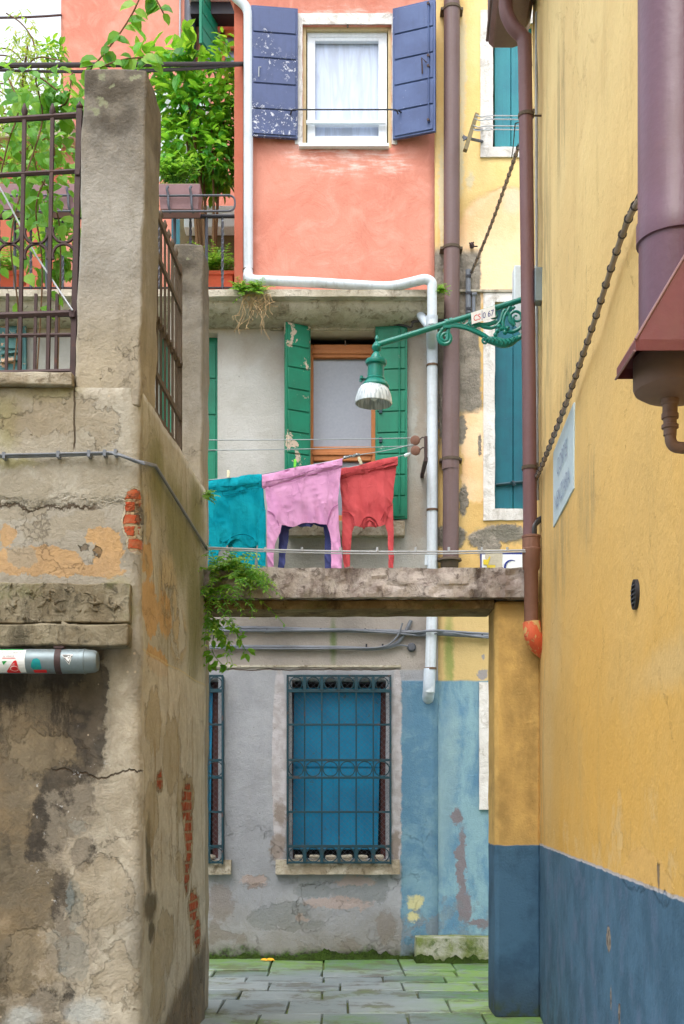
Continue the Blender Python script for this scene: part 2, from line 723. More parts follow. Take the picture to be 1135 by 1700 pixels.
def m_grey_wall():
    P = pos()
    X, Y, Z = xyz(P)
    Pw = warp(P, 3.5, 0.16)
    Pf = warp(P, 9, 0.12)
    n1 = nz(P, 1.3, 6, .62)
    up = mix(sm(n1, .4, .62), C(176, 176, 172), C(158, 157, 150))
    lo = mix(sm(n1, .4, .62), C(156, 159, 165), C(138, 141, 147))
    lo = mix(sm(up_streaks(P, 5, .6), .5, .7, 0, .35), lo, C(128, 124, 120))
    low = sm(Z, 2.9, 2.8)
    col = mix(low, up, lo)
    band = sm(Z, wz(1112, D) - .01, wz(1112, D) + .01) * sm(Z, wz(985, D), wz(1000, D))
    col = mix(band, col, mix(sm(n1, .4, .6), C(164, 157, 150), C(150, 144, 138)))
    # warm stained band under the cornice
    top = sm(Z, wz(566, D), wz(536, D))
    col = mix(top * sm(nz(P, 4, 5), .25, .6), col, C(176, 156, 122))
    stn = blobs(Pf, [fb(400, 580, 50, 26), fb(460, 600, 26, 30), fb(690, 580, 16, 50), fb(700, 700, 10, 90), fb(690, 860, 16, 60)], .6)
    col = mix(stn * .55, col, C(150, 134, 116))
    pale = blobs(Pf, [fb(430, 640, 40, 70), fb(385, 600, 20, 40), fb(400, 740, 34, 60)], .7)
    col = mix(pale * .4, col, C(200, 202, 202))
    # window surround on the lower floor
    sur = blobs(warp(P, 14, .02), [fb(464, 1270, 13, 165), fb(659, 1270, 12, 165)], .06)
    col = mix(sur * .8, col, mix(sm(nz(P, 10, 5), .4, .6), C(186, 182, 186), C(164, 158, 158)))
    sd_ = blobs(Pf, [fb(463, 1405, 12, 22), fb(655, 1405, 10, 24), fb(466, 1350, 10, 20)], .3)
    col = mix(sd_ * .8, col, C(128, 116, 106))
    # damp patches near the ground
    pt = torn(blobs(Pf, [fb(520, 1478, 34, 13), fb(590, 1484, 44, 16), fb(630, 1478, 14, 24), fb(480, 1515, 36, 18), fb(440, 1525, 30, 18), fb(425, 1460, 22, 7), fb(500, 1535, 40, 9)], .6), P, 6, 1.0, .36, .32)
    col = mix(pt * .6, col, C(112, 118, 120))
    pk = torn(blobs(Pf, [fb(590, 1462, 40, 8), fb(420, 1460, 24, 10), fb(500, 1522, 12, 5), fb(560, 1500, 60, 10)], .7), P, 6, 1.1, .46, .26)
    col = mix(pk * .5, col, C(176, 150, 138))
    br = torn(blobs(Pf, [fb(403, 1562, 10, 10), fb(372, 1555, 26, 10), fb(355, 1545, 10, 30), fb(420, 1470, 20, 4), fb(580, 1570, 20, 16), fb(640, 1540, 18, 30), fb(365, 1500, 24, 40)], .8), P, 8, 1.2, .46, .36)
    col = mix(br * .55, col, C(112, 98, 88))
    rough_p = torn(sm(Z, 1.1, .1, .0, .52), P, 3.2, 1.3, .56, .12)
    col = mix(rough_p * .5, col, C(142, 136, 130))
    cz_ = craze(P)
    cz_ = cz_ * sm(Z, 1.6, 1.0)
    col = mix(cz_ * .4, col, C(100, 94, 90))
    damp = sm(Z + nz(P, 3, 7, .7) * .9, 1.15, .45)
    col = mix(damp * .6, col, C(122, 116, 102))
    # blue base painted over the corner
    bx = X + (nz(P, 7, 8, .7) - .5) * .10
    bl = sm(bx, wx(664, D), wx(668, D)) * sm(Z, wz(1128, D), wz(1132, D))
    bn = nz(P, 2.2, 8, .7, .2)
    bc = mix(sm(bn, .4, .62), C(84, 122, 148), C(116, 150, 166))
    bc = mix(sm(up_streaks(P, 5, .6), .5, .7, 0, .6), bc, C(108, 134, 152))
    bc = mix(torn(sm(Z, 1.4, .1, .2, .7), P, 4, 1.2, .62) * .6, bc, C(120, 122, 124))
    yl = blobs(Pf, [fb(690, 1497, 13, 11), fb(685, 1523, 10, 9)], .3)
    bc = mix(yl * .9, bc, C(196, 190, 140))
    col = mix(bl, col, bc)
    # green trickle, moss
    tr = blob(warp(P, 20, .03), *fb(553, 1065, 5, 32), .8)
    col = mix(tr * .75, col, C(92, 118, 56))
    moss = sm(Z + (nz(P, 4, 6, .65) - .5) * .36, .13, .02)
    col = mix(moss, col, mix(sm(nz(P, 25, 4), .4, .6), C(64, 92, 30), C(44, 48, 32)))
    crack = sm(M_('ABSOLUTE', Z - wz(1112, D) + (nz(scl(P, (1, 1, 0)), 5, 4) - .5) * .06), .008, .003) * sm(X, wx(668, D), wx(655, D))
    col = mix(crack * .8, col, C(82, 66, 54))
    sp = sm(voro(P, 9), .07, .04)
    col = mix(sp * .5, col, C(96, 88, 80))
    h = grit(P) * 1.3 - pt * .003 - rough_p * .003 - br * .002 - cz_ * .006 + bl * .003 - crack * .01 + n1 * .01
    return dict(c=val(col, nz(P, 40, 5, .7) * .24 + .88), r=.88, s=.25, h=h)


def m_yellow_house():
    P = pos()
    X, Y, Z = xyz(P)
    Pf = warp(P, 7, .12)
    Pe = warp(P, 13, .07)
    n1 = nz(P, 1.6, 6, .6)
    col = mix(sm(n1, .4, .62), C(222, 190, 128), C(212, 176, 112))
    lowy = sm(Z, wz(960, D), wz(1000, D))
    col = mix(lowy * .7, col, C(196, 174, 124))
    hi = sm(Z, wz(480, D), wz(200, D))
    col = mix(hi, col, mix(sm(n1, .4, .62), C(240, 212, 150), C(234, 200, 132)))
    peach = blobs(Pe, [fb(815, 410, 60, 86), fb(840, 360, 50, 50), fb(790, 450, 24, 60), fb(785, 720, 22, 60), fb(790, 790, 24, 44)], .1)
    col = mix(peach, col, mix(sm(n1, .4, .6), C(246, 216, 176), C(238, 198, 150)))
    wh = blobs(Pe, [fb(768, 120, 6, 90), fb(765, 260, 5, 60), fb(850, 335, 14, 20), fb(733, 330, 5, 90), fb(780, 300, 6, 14)], .4)
    col = mix(wh * .7, col, C(214, 206, 180))
    lx = X + (nz(P, 6, 5, .7) - .5) * .12
    strip = sm(lx, wx(756, D), wx(760, D)) * sm(lx, wx(800, D), wx(796, D)) * sm(Z + (nz(P, 5, 4) - .5) * .25, wz(690, D), wz(676, D)) * sm(Z, wz(408, D), wz(424, D))
    strip2 = sm(lx, wx(740, D), wx(736, D)) * sm(Z + (nz(P, 5, 4) - .5) * .3, wz(520, D), wz(500, D)) * sm(Z + (nz(P, 5, 4) - .5) * .3, wz(400, D), wz(430, D))
    cem = blobs(Pe, [fb(765, 712, 8, 26), fb(769, 830, 8, 26), fb(835, 885, 40, 15), fb(800, 895, 24, 16), fb(745, 890, 30, 20), fb(810, 905, 20, 24), fb(733, 620, 8, 120), fb(796, 740, 4, 18)], .14)
    cem = mx(mx(cem, strip), strip2)
    col = mix(cem, col, mix(sm(nz(P, 6, 6, .7), .42, .6), C(160, 152, 140), C(134, 128, 118)))
    dk = blobs(Pf, [fb(830, 882, 34, 9), fb(850, 890, 20, 10)], .5)
    col = mix(dk * .6, col, C(110, 108, 96))
    # lower, seen through the gateway
    g = blobs(warp(P, 16, .04), [fb(745, 1080, 7, 60), fb(748, 1100, 5, 50)], .7)
    col = mix(g * .7, col, C(112, 140, 70))
    cp = blobs(Pe, [fb(801, 1120, 8, 8), fb(802, 1092, 3, 6)], .15)
    col = mix(cp, col, C(150, 146, 146))
    bl = sm(Z + (nz(P, 8, 3) - .5) * .02, wz(1128, D), wz(1132, D))
    bn = nz(scl(P, (1.6, 1, .7)), 2.2, 8, .7, .25)
    bc = mix(sm(bn, .38, .62), C(90, 130, 158), C(130, 164, 176))
    bc = mix(blobs(Pf, [fb(735, 1320, 20, 100), fb(748, 1250, 14, 80), fb(725, 1400, 14, 60)], .6) * .6, bc, C(140, 166, 170))
    bc = mix(blobs(Pf, [fb(765, 1440, 8, 66), fb(773, 1505, 12, 26), fb(756, 1355, 9, 16), fb(800, 1532, 24, 7)], .2), bc, C(122, 116, 122))
    bc = mix(torn(sm(Z, 1.6, .1, .2, .66), P, 4.5, 1.2, .62) * .5, bc, C(112, 122, 128))
    bc = mix(sm(up_streaks(P, 6, .6), .55, .7, 0, .5), bc, C(92, 128, 160))
    col = mix(bl, col, bc)
    moss = sm(Z + (nz(P, 4, 6, .65) - .5) * .36, .13, .02)
    col = mix(moss, col, C(62, 82, 36))
    rough = mx(cem, 0.0) * nz(P, 10, 6, .7) * .05
    h = grit(P) - cem * .018 + rough + peach * -.006 - bl * .001
    return dict(c=val(col, nz(P, 40, 5, .7) * .2 + .9), r=.88, s=.22, h=h)


def m_salmon():
    P = pos()
    X, Y, Z = xyz(P)
    n1 = nz(P, 1.1, 7, .65, .6)
    n2 = nz(P, 3.2, 6, .65, 1.2)
    col = mix(sm(n1, .36, .64), C(214, 147, 129), C(202, 130, 112))
    col = mix(sm(n2, .44, .72, 0, .6), col, C(230, 164, 148))
    col = mix(sm(nz(P, 4.5, 5, .6, 1), .54, .72, 0, .3), col, C(204, 114, 92))
    Pe = warp(P, 11, .12, 7)
    ex, ey, ez = xyz(Pe)
    st = nz(scl(P, (1.2, 1, 7)), 4, 6, .7)
    fr = blobs(Pe, [(W(575, 262, D), (90 * D / F, 9, 26 * D / F)), (W(520, 258, D), (40 * D / F, 9, 20 * D / F)), (W(650, 272, D), (30 * D / F, 9, 18 * D / F)), (W(575, 26, D), (100 * D / F, 9, 14 * D / F))], .45)
    near = sm(Y, D + .6, D + .3)
    col = mix(fr * near * sm(st + n2 * .3, .56, .9) * .7, col, C(236, 226, 220))
    drt = sm(Z, wz(440, D), wz(478, D), 0, .5) * sm(n2, .4, .6)
    col = mix(drt, col, C(194, 110, 90))
    return dict(c=val(col, nz(P, 50, 4, .7) * .16 + .92), r=.9, s=.2, h=grit(P) * .7 + n2 * .012)


def bricks_on(u, v, P):
    """courses of worn brick from two in-plane coordinates; returns colour and height"""
    n = nd('ShaderNodeCombineXYZ')
    wob = nz(P, 9, 5, .7) - .5
    put(n.inputs[0], u + wob * .05)
    put(n.inputs[1], v + (nz(P, 7, 5, .7) - .5) * .035)
    b = nd('ShaderNodeTexBrick')
    put(b.inputs['Vector'], S(n.outputs[0]))
    put(b.inputs['Color1'], C(178, 86, 54))
    put(b.inputs['Color2'], C(160, 66, 40))
    put(b.inputs['Mortar'], C(160, 142, 112))
    b.inputs['Scale'].default_value = 1.0
    b.inputs['Mortar Size'].default_value = .010
    b.inputs['Mortar Smooth'].default_value = .3
    b.inputs['Brick Width'].default_value = .24
    b.inputs['Row Height'].default_value = .068
    col = mix(sm(nz(P, 14, 5, .7), .45, .65, 0, .7), S(b.outputs['Color']), C(166, 112, 82))
    col = mix(sm(nz(P, 20, 6, .75), .52, .62, 0, .75), col, C(112, 72, 52))
    return col, S(b.outputs['Fac'])


def m_court_wall():
    P = pos()
    X, Y, Z = xyz(P)
    Pf = warp(P, 7, .10, 7)
    Pe = warp(P, 10, .08, 8)
    Pw = warp(P, 2.6, .30, 6)
    side = sm(Y, YF + .03, YF + .07)
    n1 = nz(P, 1.5, 7, .65)
    n2 = nz(P, 4.5, 7, .68, .6)
    B = lambda *a: fb(*a, YF)
    # --- front face
    f = mix(sm(n1, .4, .62), C(162, 157, 146), C(144, 138, 126))
    up = sm(Z + (nz(P, 2.2, 6, .7) - .5) * .36, wz(845, YF), wz(820, YF))
    f = mix(up, f, mix(sm(n2, .38, .62), C(172, 167, 155), C(154, 147, 132)))
    och = torn(blobs(Pe, [B(60, 930, 80, 24), B(180, 920, 22, 44), B(160, 890, 18, 14), B(100, 945, 120, 12), B(10, 890, 14, 20)], .7), P, 6, 1.1, .5)
    f = mix(och * .7, f, mix(sm(n2, .4, .6), C(196, 154, 98), C(178, 140, 92)))
    gry = torn(blobs(Pe, [B(34, 925, 26, 20), B(70, 880, 40, 18), B(20, 850, 60, 12), B(110, 870, 40, 12), B(150, 860, 30, 16)], .6), P, 7, 1.0, .5)
    f = mix(gry * .75, f, C(150, 142, 126))
    grn = blobs(Pf, [B(20, 768, 40, 8), B(70, 650, 50, 14), B(100, 640, 40, 10), B(200, 1000, 22, 34), B(10, 700, 20, 40)], .7)
    f = mix(grn * .6, f, C(138, 134, 74))
    f = mix(blobs(Pf, [B(60, 690, 60, 50)], .5) * .5, f, C(134, 122, 100))
    # below the lintel: brown, stained, dripping
    lowm = sm(Z, wz(1066, YF), wz(1076, YF)) * sm(X + (n2 - .5) * .12, wx(186, YF), wx(172, YF))
    lc = mix(sm(n1, .4, .6), C(112, 102, 86), C(90, 82, 68))
    lc = mix(sm(nz(scl(P, (1, 1, 2.2)), 1.7, 6, .65), .45, .65, 0, .8), lc, C(122, 106, 82))
    lc = mix(sm(nz(P, 2.6, 7, .7), .52, .66, 0, .7), lc, C(150, 134, 110))
    f = mix(lowm * sm(Z, .2, .5, .7, 1), f, lc)
    drips = sm(up_streaks(P, 8, .7, 1.8), .52, .60) * sm(Z, wz(1330, YF), wz(1180, YF)) * sm(Z, wz(1066, YF), wz(1090, YF)) * sm(X, wx(186, YF), wx(172, YF))
    rgt = blobs(Pf, [B(165, 1430, 60, 80), B(150, 1560, 60, 100), B(195, 1300, 45, 200), B(180, 1660, 90, 80)], .35)
    f = mix(rgt, f, mix(sm(n2, .35, .6), C(182, 174, 158), C(156, 147, 130)))
    stn = torn(blobs(Pf, [B(128, 1165, 12, 95), B(155, 1210, 24, 90), B(168, 1140, 12, 70), B(108, 1300, 42, 38), B(80, 1385, 34, 40), B(130, 1330, 32, 50), B(135, 1415, 20, 26), B(70, 1420, 26, 14), B(105, 1500, 20, 70), B(70, 1660, 26, 22), B(110, 1580, 30, 32), B(110, 1660, 9, 34), B(60, 1120, 90, 26), B(20, 1110, 40, 60), B(95, 1340, 40, 60)], .8), scl(P, (1.5, 1, .6)), 3.6, 1.7, .40, .34)
    blot = sm(voro(warp(P, 9, .08, 5), 9), .34, .20)
    stn = stn * (1.0 - blot * sm(nz(P, 3, 4), .42, .55) * .75)
    f = mix(stn * .9, f, mix(sm(nz(P, 9, 5), .42, .6), C(58, 54, 50), C(88, 80, 70)))
    blu = torn(blobs(Pf, [B(120, 1500, 14, 50), B(120, 1590, 26, 36), B(126, 1372, 14, 10), B(90, 1560, 14, 14)], .8), P, 6, 1.2, .48, .12)
    f = mix(blu * .6, f, C(120, 128, 126))
    wf = sm(nz(P, 16, 6, .75), .62, .66) * blobs(Pw, [B(95, 1540, 30, 90), B(135, 1270, 30, 60), B(60, 1330, 14, 24), B(95, 1430, 10, 40), B(120, 1400, 60, 130)], .7)
    f = mix(wf, f, C(196, 198, 200))
    f = mix(drips * .85, f, C(58, 52, 46))
    dst = sm(nz(scl(warp(P, 2.2, .2, 6), (1.6, 1, .38)), 3.4, 8, .72), .50, .62) * sm(X, wx(215, YF), wx(120, YF)) * sm(Z, wz(1066, YF), wz(1120, YF)) * sm(Z, -.4, .5)
    f = mix(dst * .62, f, C(66, 62, 56))
    peelf = torn(blobs(Pw, [B(170, 1480, 50, 70), B(60, 1250, 60, 50), B(60, 1600, 60, 60), B(100, 700, 120, 40), B(190, 1620, 40, 60)], .9), P, 3.6, 1.3, .56, .09)
    f = mix(peelf * .38, f, C(138, 124, 100))
    cz_ = craze(P, 2.2, .010)
    f = mix(cz_ * .35, f, C(84, 70, 54))
    spk = sm(voro(P, 12), .10, .06) * sm(nz(P, 2, 3), .45, .6)
    wblot = torn(blobs(Pw, [B(120, 1380, 60, 90), B(110, 1570, 50, 110), B(60, 1680, 70, 40)], .9), P, 6.5, 1.7, .58, .24)
    f = mix(wblot * .45, f, C(160, 150, 134))
    f = mix(spk * .8, f, C(196, 180, 158))
    pale = blobs(Pf, [B(40, 1690, 30, 20), B(140, 1680, 30, 24)], .5)
    f = mix(pale * .7, f, C(178, 182, 180))
    crk = M_('ABSOLUTE', Z - wz(1283, YF) + (nz(scl(P, (1, 1, 0)), 3.2, 5, .7) - .5) * .22)
    crk = sm(crk, .007, .002) * sm(X, wx(65, YF), wx(110, YF))
    vcr = M_('ABSOLUTE', X - wx(124, YF) + (nz(scl(P, (0, 1, 1)), 6, 4) - .5) * .03)
    vcr = sm(vcr, .006, .002) * sm(Z, wz(752, YF), wz(740, YF))
    pl = sm(M_('ABSOLUTE', Z + (nz(P, 2.2, 6, .7) - .5) * .36 - wz(838, YF)), .012, .004) * sm(X, wx(175, YF), wx(150, YF))
    bxs = blobs(warp(P, 8, .05), [B(221, 830, 13, 20), B(219, 868, 14, 26), B(223, 902, 12, 16)], .5)
    bx = torn(bxs, P, 12, .9, .48) * sm(X, wx(200, YF), wx(204, YF))
    bxo = torn(bxs, P, 9, .9, .22)
    f = mix(bxo * .7, f, mix(sm(n2, .4, .6), C(188, 178, 156), C(156, 138, 112)))
    bx = bx * sm(X + (nz(P, 18, 4) - .5) * .05, wx(203, YF), wx(206, YF)) * sm(Z, wz(917, YF), wz(913, YF)) * sm(Z, wz(806, YF), wz(812, YF)) * sm(nz(P, 9, 4, .6), .40, .44)
    bcol, bfac = bricks_on(X + .03, Z, P)
    f = mix(bx, f, bcol)
    hole = blobs(Pe, [B(228, 850, 4, 16), B(236, 890, 3, 20), B(143, 910, 9, 6), B(165, 917, 6, 7)], .15)
    f = mix(hole * .7, f, C(92, 78, 60))
    f = mix(mx(mx(crk, vcr), pl) * .85, f, C(70, 56, 42))
    # --- side face
    st = up_streaks(P, 9, .5)
    g = mix(sm(n1, .4, .62), C(192, 188, 176), C(172, 167, 154))
    g = mix(sm(st, .48, .68, 0, .6), g, C(142, 132, 104))
    gm = blobs(Pf, [lb(262, 790, 16, 60), lb(300, 900, 26, 70), lb(320, 1000, 12, 120), lb(290, 850, 20, 60), lb(325, 860, 12, 60)], .6)
    g = mix(gm * .75, g, C(112, 112, 58))
    go = torn(blobs(Pe, [lb(250, 1010, 14, 50), lb(245, 930, 10, 30), lb(275, 1020, 12, 40), lb(262, 1100, 20, 24)], .8), P, 5, 1.2, .5, .1)
    g = mix(go * .7, g, C(202, 156, 92))
    gl = blobs(Pe, [lb(295, 1050, 12, 50), lb(245, 885, 6, 60), lb(280, 980, 16, 60)], .3) * sm(n2, .44, .52)
    g = mix(gl * .8, g, C(186, 168, 134))
    low2 = sm(Z - Y * 0 , wz(1080, YF) + .01, wz(1080, YF) - .01)
    g = mix(low2 * .75, g, mix(sm(n2, .4, .6), C(206, 200, 188), C(188, 180, 166)))
    g = mix(sm(st, .54, .64, 0, .55) * low2, g, C(146, 128, 98))
    g = mix(sm(up_streaks(P, 12, .45, 1.9), .54, .64, 0, .6) * (1.0 - low2), g, C(112, 108, 78))
    gdk = blobs(Pf, [lb(247, 1505, 10, 26), lb(250, 1545, 5, 22), lb(246, 1420, 5, 60)], .35)
    g = mix(gdk * .85, g, C(84, 76, 58))
    fl = torn(blobs(Pe, [lb(262, 1600, 14, 60), lb(280, 1570, 10, 60), lb(262, 1660, 16, 40), lb(300, 1320, 8, 50), lb(296, 1440, 8, 30), lb(270, 1530, 12, 22), lb(250, 1350, 14, 60), lb(285, 1250, 16, 70), lb(255, 1200, 12, 60)], .8), scl(P, (1, 1.6, .5)), 7, 1.3, .54, .10)
    g = mix(fl * .5, g, C(160, 144, 112))
    gbs = blobs(Pe, [lb(265, 1297, 6, 17), lb(311, 1330, 9, 36), lb(314, 1390, 6, 50), lb(309, 1450, 5, 34), lb(321, 1505, 7, 26), lb(326, 1550, 5, 30)], .7)
    gb = torn(gbs, P, 12, 1.9, .64)
    gbo = torn(gbs, P, 7, 1.0, .26)
    g = mix(gbo * .75, g, mix(sm(n2, .4, .6), C(176, 160, 128), C(134, 112, 82)))
    bcol2, bfac2 = bricks_on(Y, Z, P)
    dmp = sm(Z + (Y - 7.6) * -.22 + (n2 - .5) * .3, .42, .30)
    g = mix(dmp * .8, g, mix(sm(n2, .4, .6), C(112, 96, 72), C(88, 80, 68)))
    g = mix(gb, g, bcol2)
    ln = sm(M_('ABSOLUTE', Z - wz(1076, YF)), .008, .003)
    g = mix(ln * .6, g, C(206, 190, 150))
    cg_ = craze(P, 2.4, .010)
    g = mix(cg_ * .3, g, C(86, 72, 52))
    col = mix(side, f, g)
    h = grit(P) * 1.1 + nz(P, 48, 5, .75) * .003 + n2 * .016
    h = h + (up * .02 + lowm * -.006 - bx * .02 + bfac * bx * -.012 - crk * .02 - vcr * .01 - hole * .04 - stn * .003) * (1.0 - side)
    h = h - mx(cz_ * (1.0 - side), cg_ * side) * .003 - peelf * (1.0 - side) * .005 - gbo * side * .014 - bxo * (1.0 - side) * .010
    h = h + (gb * -.02 - bfac2 * gb * .012 - fl * .004 + gl * .012 - gdk * .012) * side
    return dict(c=val(col, nz(P, 26, 8, .8) * .62 + .69), r=.9, s=.2, h=h)


def m_pillar():
    P = pos()
    X, Y, Z = xyz(P)
    Pf = warp(P, 6, .12, 7)
    n1 = nz(P, 1.8, 7, .65)
    col = mix(sm(n1, .4, .62), C(156, 153, 147), C(138, 133, 124))
    col = mix(sm(Z + (n1 - .5), 4.5, 3.9), col, mix(sm(n1, .4, .6), C(154, 146, 132), C(164, 154, 134)))
    tp = sm(Z + (nz(P, 3, 7, .72) - .5) * 1.1, 4.6, 5.5)
    col = mix(tp * .85, col, mix(sm(nz(P, 8, 6, .7), .4, .6), C(86, 80, 72), C(112, 104, 92)))
    dk = blobs(Pf, [fb(180, 155, 24, 10, YF), fb(200, 145, 40, 16, YF), fb(190, 200, 50, 20, YF), fb(150, 130, 12, 20, YF)], .6)
    col = mix(dk * .7, col, C(64, 58, 50))
    lich = blobs(Pf, [fb(171, 166, 8, 7, YF), fb(190, 141, 4, 3, YF), fb(225, 126, 7, 4, YF), fb(152, 180, 10, 6, YF), fb(172, 120, 8, 5, YF)], .4)
    col = mix(lich * .75, col, C(140, 146, 118))
    st = up_streaks(P, 7, .8)
    col = mix(sm(st, .48, .66, 0, .5), col, C(124, 116, 102))
    pe = torn(sm(Z, 4.3, 3.8, .0, .56), P, 4, 1.2, .64, .03)
    col = mix(pe * .45, col, C(140, 126, 104))
    cz_ = craze(P, 2.6, .007) * sm(Z, 4.3, 4.0)
    col = mix(cz_ * .6, col, C(92, 82, 66))
    return dict(c=val(col, nz(P, 26, 8, .8) * .5 + .75), r=.9, s=.2, h=grit(P) * 1.4 + n1 * .02 - pe * .008 - cz_ * .006)


def m_stone(c1=(176, 168, 164), c2=(128, 118, 112), c3=(84, 72, 66), moss=.3, sc=3.0):
    def fn():
        P = pos()
        X, Y, Z = xyz(P)
        n1, n2 = nz(P, sc, 7, .7), nz(P, sc * 3.3, 7, .7, .8)
        col = mix(sm(n1, .38, .6), C(*c1), C(*c2))
        col = mix(sm(n2, .52, .66, 0, .8), col, C(*c3))
        st = up_streaks(P, 5, .7, 2)
        col = mix(sm(st, .52, .66, 0, .7), col, C(*c3))
        if moss:
            col = mix(sm(nz(P, 2.3, 6, .7), .54, .66, 0, moss), col, C(92, 98, 50))
        return dict(c=val(col, nz(P, 40, 5, .7) * .35 + .82), r=.9, s=.2, h=n2 * .02 + grit(P))
    return fn


def m_paving():
    P = pos()
    X, Y, Z = xyz(P)
    v = attr('var')
    n1, n2 = nz(P, 2.2, 6, .65), nz(P, 7, 6, .7)
    col = mix(v, C(110, 124, 128), C(150, 160, 162))
    col = mix(sm(n1, .5, .68, 0, .5), col, C(112, 106, 96))
    col = mix(sm(n2, .55, .7, 0, .4), col, C(164, 170, 166))
    wall = sm(Y + (n1 - .5) * 1.6, 10.5, 11.6)
    rgt = sm(X + (n1 - .5) * 1.3 + (Y - 9) * .1, .35, 1.2)
    g = mx(mx(wall, rgt), sm(nz(P, 1.1, 5, .65), .5, .66, 0, .8)) * sm(n2, .30, .55)
    col = mix(g * .85, col, mix(v, C(84, 128, 44), C(128, 164, 58)))
    dk = sm(nz(scl(P, (1, 2.2, 1)), 1.9, 7, .68), .54, .64)
    col = mix(dk * .65, col, C(84, 76, 66))
    col = mix(torn(sm(n1, .3, .7), P, 16, 1.0, .74) * .5, col, C(92, 88, 78))
    return dict(c=val(col, n2 * .3 + .84), r=n1 * .5 + .22, s=.5, h=n2 * .004 + nz(P, 60, 3) * .001)


def m_joint():
    P = pos()
    n = nz(P, 3, 6, .7)
    return dict(c=mix(sm(n, .4, .6), C(98, 96, 80), C(100, 118, 60)), r=.95, h=nz(P, 40, 4) * .006)


def m_peel(c, under, amt, sc=9.0, hi=None, rough=.5, zlow=None):
    def fn():
        P = pos()
        n = nz(P, sc, 7, .72, .4)
        k = sm(n, .66 - amt * .3, .68 - amt * .3)
        base = mix(sm(nz(P, 3, 5), .4, .65), C(*c), C(*(hi or [int(q * .86) for q in c])))
        st = nz(scl(P, (20, 20, 1.2)), 1.5, 5, .6)
        base = mix(sm(st, .5, .7, 0, .25), base, C(*[int(q * .7) for q in c]))
        if zlow:
            X, Y, Z = xyz(P)
            k = k * zlow(X, Z, P)
        col = mix(k, base, C(*under))
        return dict(c=val(col, nz(P, 40, 3) * .2 + .9), r=rough, s=.4, h=k * -.0015 + st * .001)
    return fn


def m_cloth(c, dark):
    def fn():
        P = pos()
        n = nz(P, 4, 5, .6)
        col = mix(sm(n, .35, .7), C(*c), C(*dark))
        w = nz(P, 420, 2)
        p = nd('ShaderNodeBsdfPrincipled')
        put(p.inputs['Base Color'], val(col, w * .2 + .9))
        put(p.inputs['Roughness'], .95)
        put(p.inputs['Specular IOR Level'], .1)
        b = nd('ShaderNodeBump')
        b.inputs['Distance'].default_value = 1
        cr = M_('ABSOLUTE', nz(scl(warp(P, 4, .06, 3), (1.2, 1, .28)), 9, 2, .45) - .5)
        cr2 = M_('ABSOLUTE', nz(scl(warp(P, 5, .10, 3), (.6, 1, 1.2)), 14, 3, .5) - .5)
        put(b.inputs['Height'], sm(cr, .05, 0, 0, .0030) + sm(cr2, .05, 0, 0, .0014) + nz(scl(P, (1.6, 1, .25)), 9, 3) * .005 + w * .0004)
        NT.links.new(b.outputs[0], p.inputs['Normal'])
        t = nd('ShaderNodeBsdfTranslucent')
        put(t.inputs[0], col)
        m = nd('ShaderNodeMixShader')
        m.inputs[0].default_value = .2
        NT.links.new(p.outputs[0], m.inputs[1])
        NT.links.new(t.outputs[0], m.inputs[2])
        return dict(shader=m.outputs[0])
    return fn


def m_leaf(c1, c2, c3):
    def fn():
        P = pos()
        v = attr('var')
        col = ramp(v, [(0.0, C(*c1)), (.55, C(*c2)), (1.0, C(*c3))])
        col = val(col, nz(P, 18, 3) * .5 + .75)
        p = nd('ShaderNodeBsdfPrincipled')
        put(p.inputs['Base Color'], col)
        put(p.inputs['Roughness'], .42)
        put(p.inputs['Specular IOR Level'], .4)
        t = nd('ShaderNodeBsdfTranslucent')
        put(t.inputs[0], mix(.5, col, C(170, 210, 40), 'MIX'))
        m = nd('ShaderNodeMixShader')
        m.inputs[0].default_value = .5
        NT.links.new(p.outputs[0], m.inputs[1])
        NT.links.new(t.outputs[0], m.inputs[2])
        return dict(shader=m.outputs[0])
    return fn


def m_stripes():
    P = pos()
    X, Y, Z = xyz(P)
    k = sm(M_('SINE', X * 330.0 + nz(P, 6, 3) * 2), .2, .5)
    return dict(c=mix(k, C(44, 48, 96), C(104, 112, 158)), r=.95, h=nz(scl(P, (1, 1, .3)), 14, 4) * .01)


def m_glass(c, rough=.06, cur=None):
    def fn():
        P = pos()
        X, Y, Z = xyz(P)
        fold = nz(scl(P, (9, 1, 1.2)), 1.3, 4, .55, 1.2)
        col = mix(sm(fold, .35, .68), C(*c), C(*[min(255, int(q * 1.12)) for q in c]))
        return dict(c=col, r=rough, s=.5)
    return fn


material('yellow_tall', m_yellow_tall)
material('yellow_pillar', m_yellow_pillar)
material('grey_wall', m_grey_wall)
material('yellow_house', m_yellow_house)
material('salmon', m_salmon)
material('court', m_court_wall)
material('pillar', m_pillar)
material('lintel_stone', m_stone((200, 192, 188), (150, 138, 134), (80, 68, 64), .35, 4.0))
material('lintel_beam', m_stone((146, 126, 92), (118, 98, 66), (74, 62, 42), .5))
material('cornice', m_stone((196, 190, 176), (172, 164, 146), (116, 106, 90), .25))
material('carved', m_stone((146, 138, 118), (122, 112, 92), (64, 60, 50), .5, 5))
material('sill', m_stone((184, 176, 160), (150, 138, 118), (104, 92, 72), .2, 5))
material('white_stone', m_stone((232, 230, 228), (216, 212, 208), (182, 176, 168), 0, 2.5))
material('step_stone', m_stone((172, 172, 158), (120, 132, 76), (70, 90, 36), .9, 3))
material('paving', m_paving)
material('joint', m_joint)
material('blue_shutter', m_peel((74, 88, 130), (206, 210, 224), .32, 26, (62, 76, 116), .5,
         lambda X, Z, P: mx(sm(Z, wz(185, D), wz(200, D), .0, 1) * 1.0, sm(nz(P, 3, 2), .5, .6, 0, .8)) * sm(X, wx(500, D), wx(490, D))))
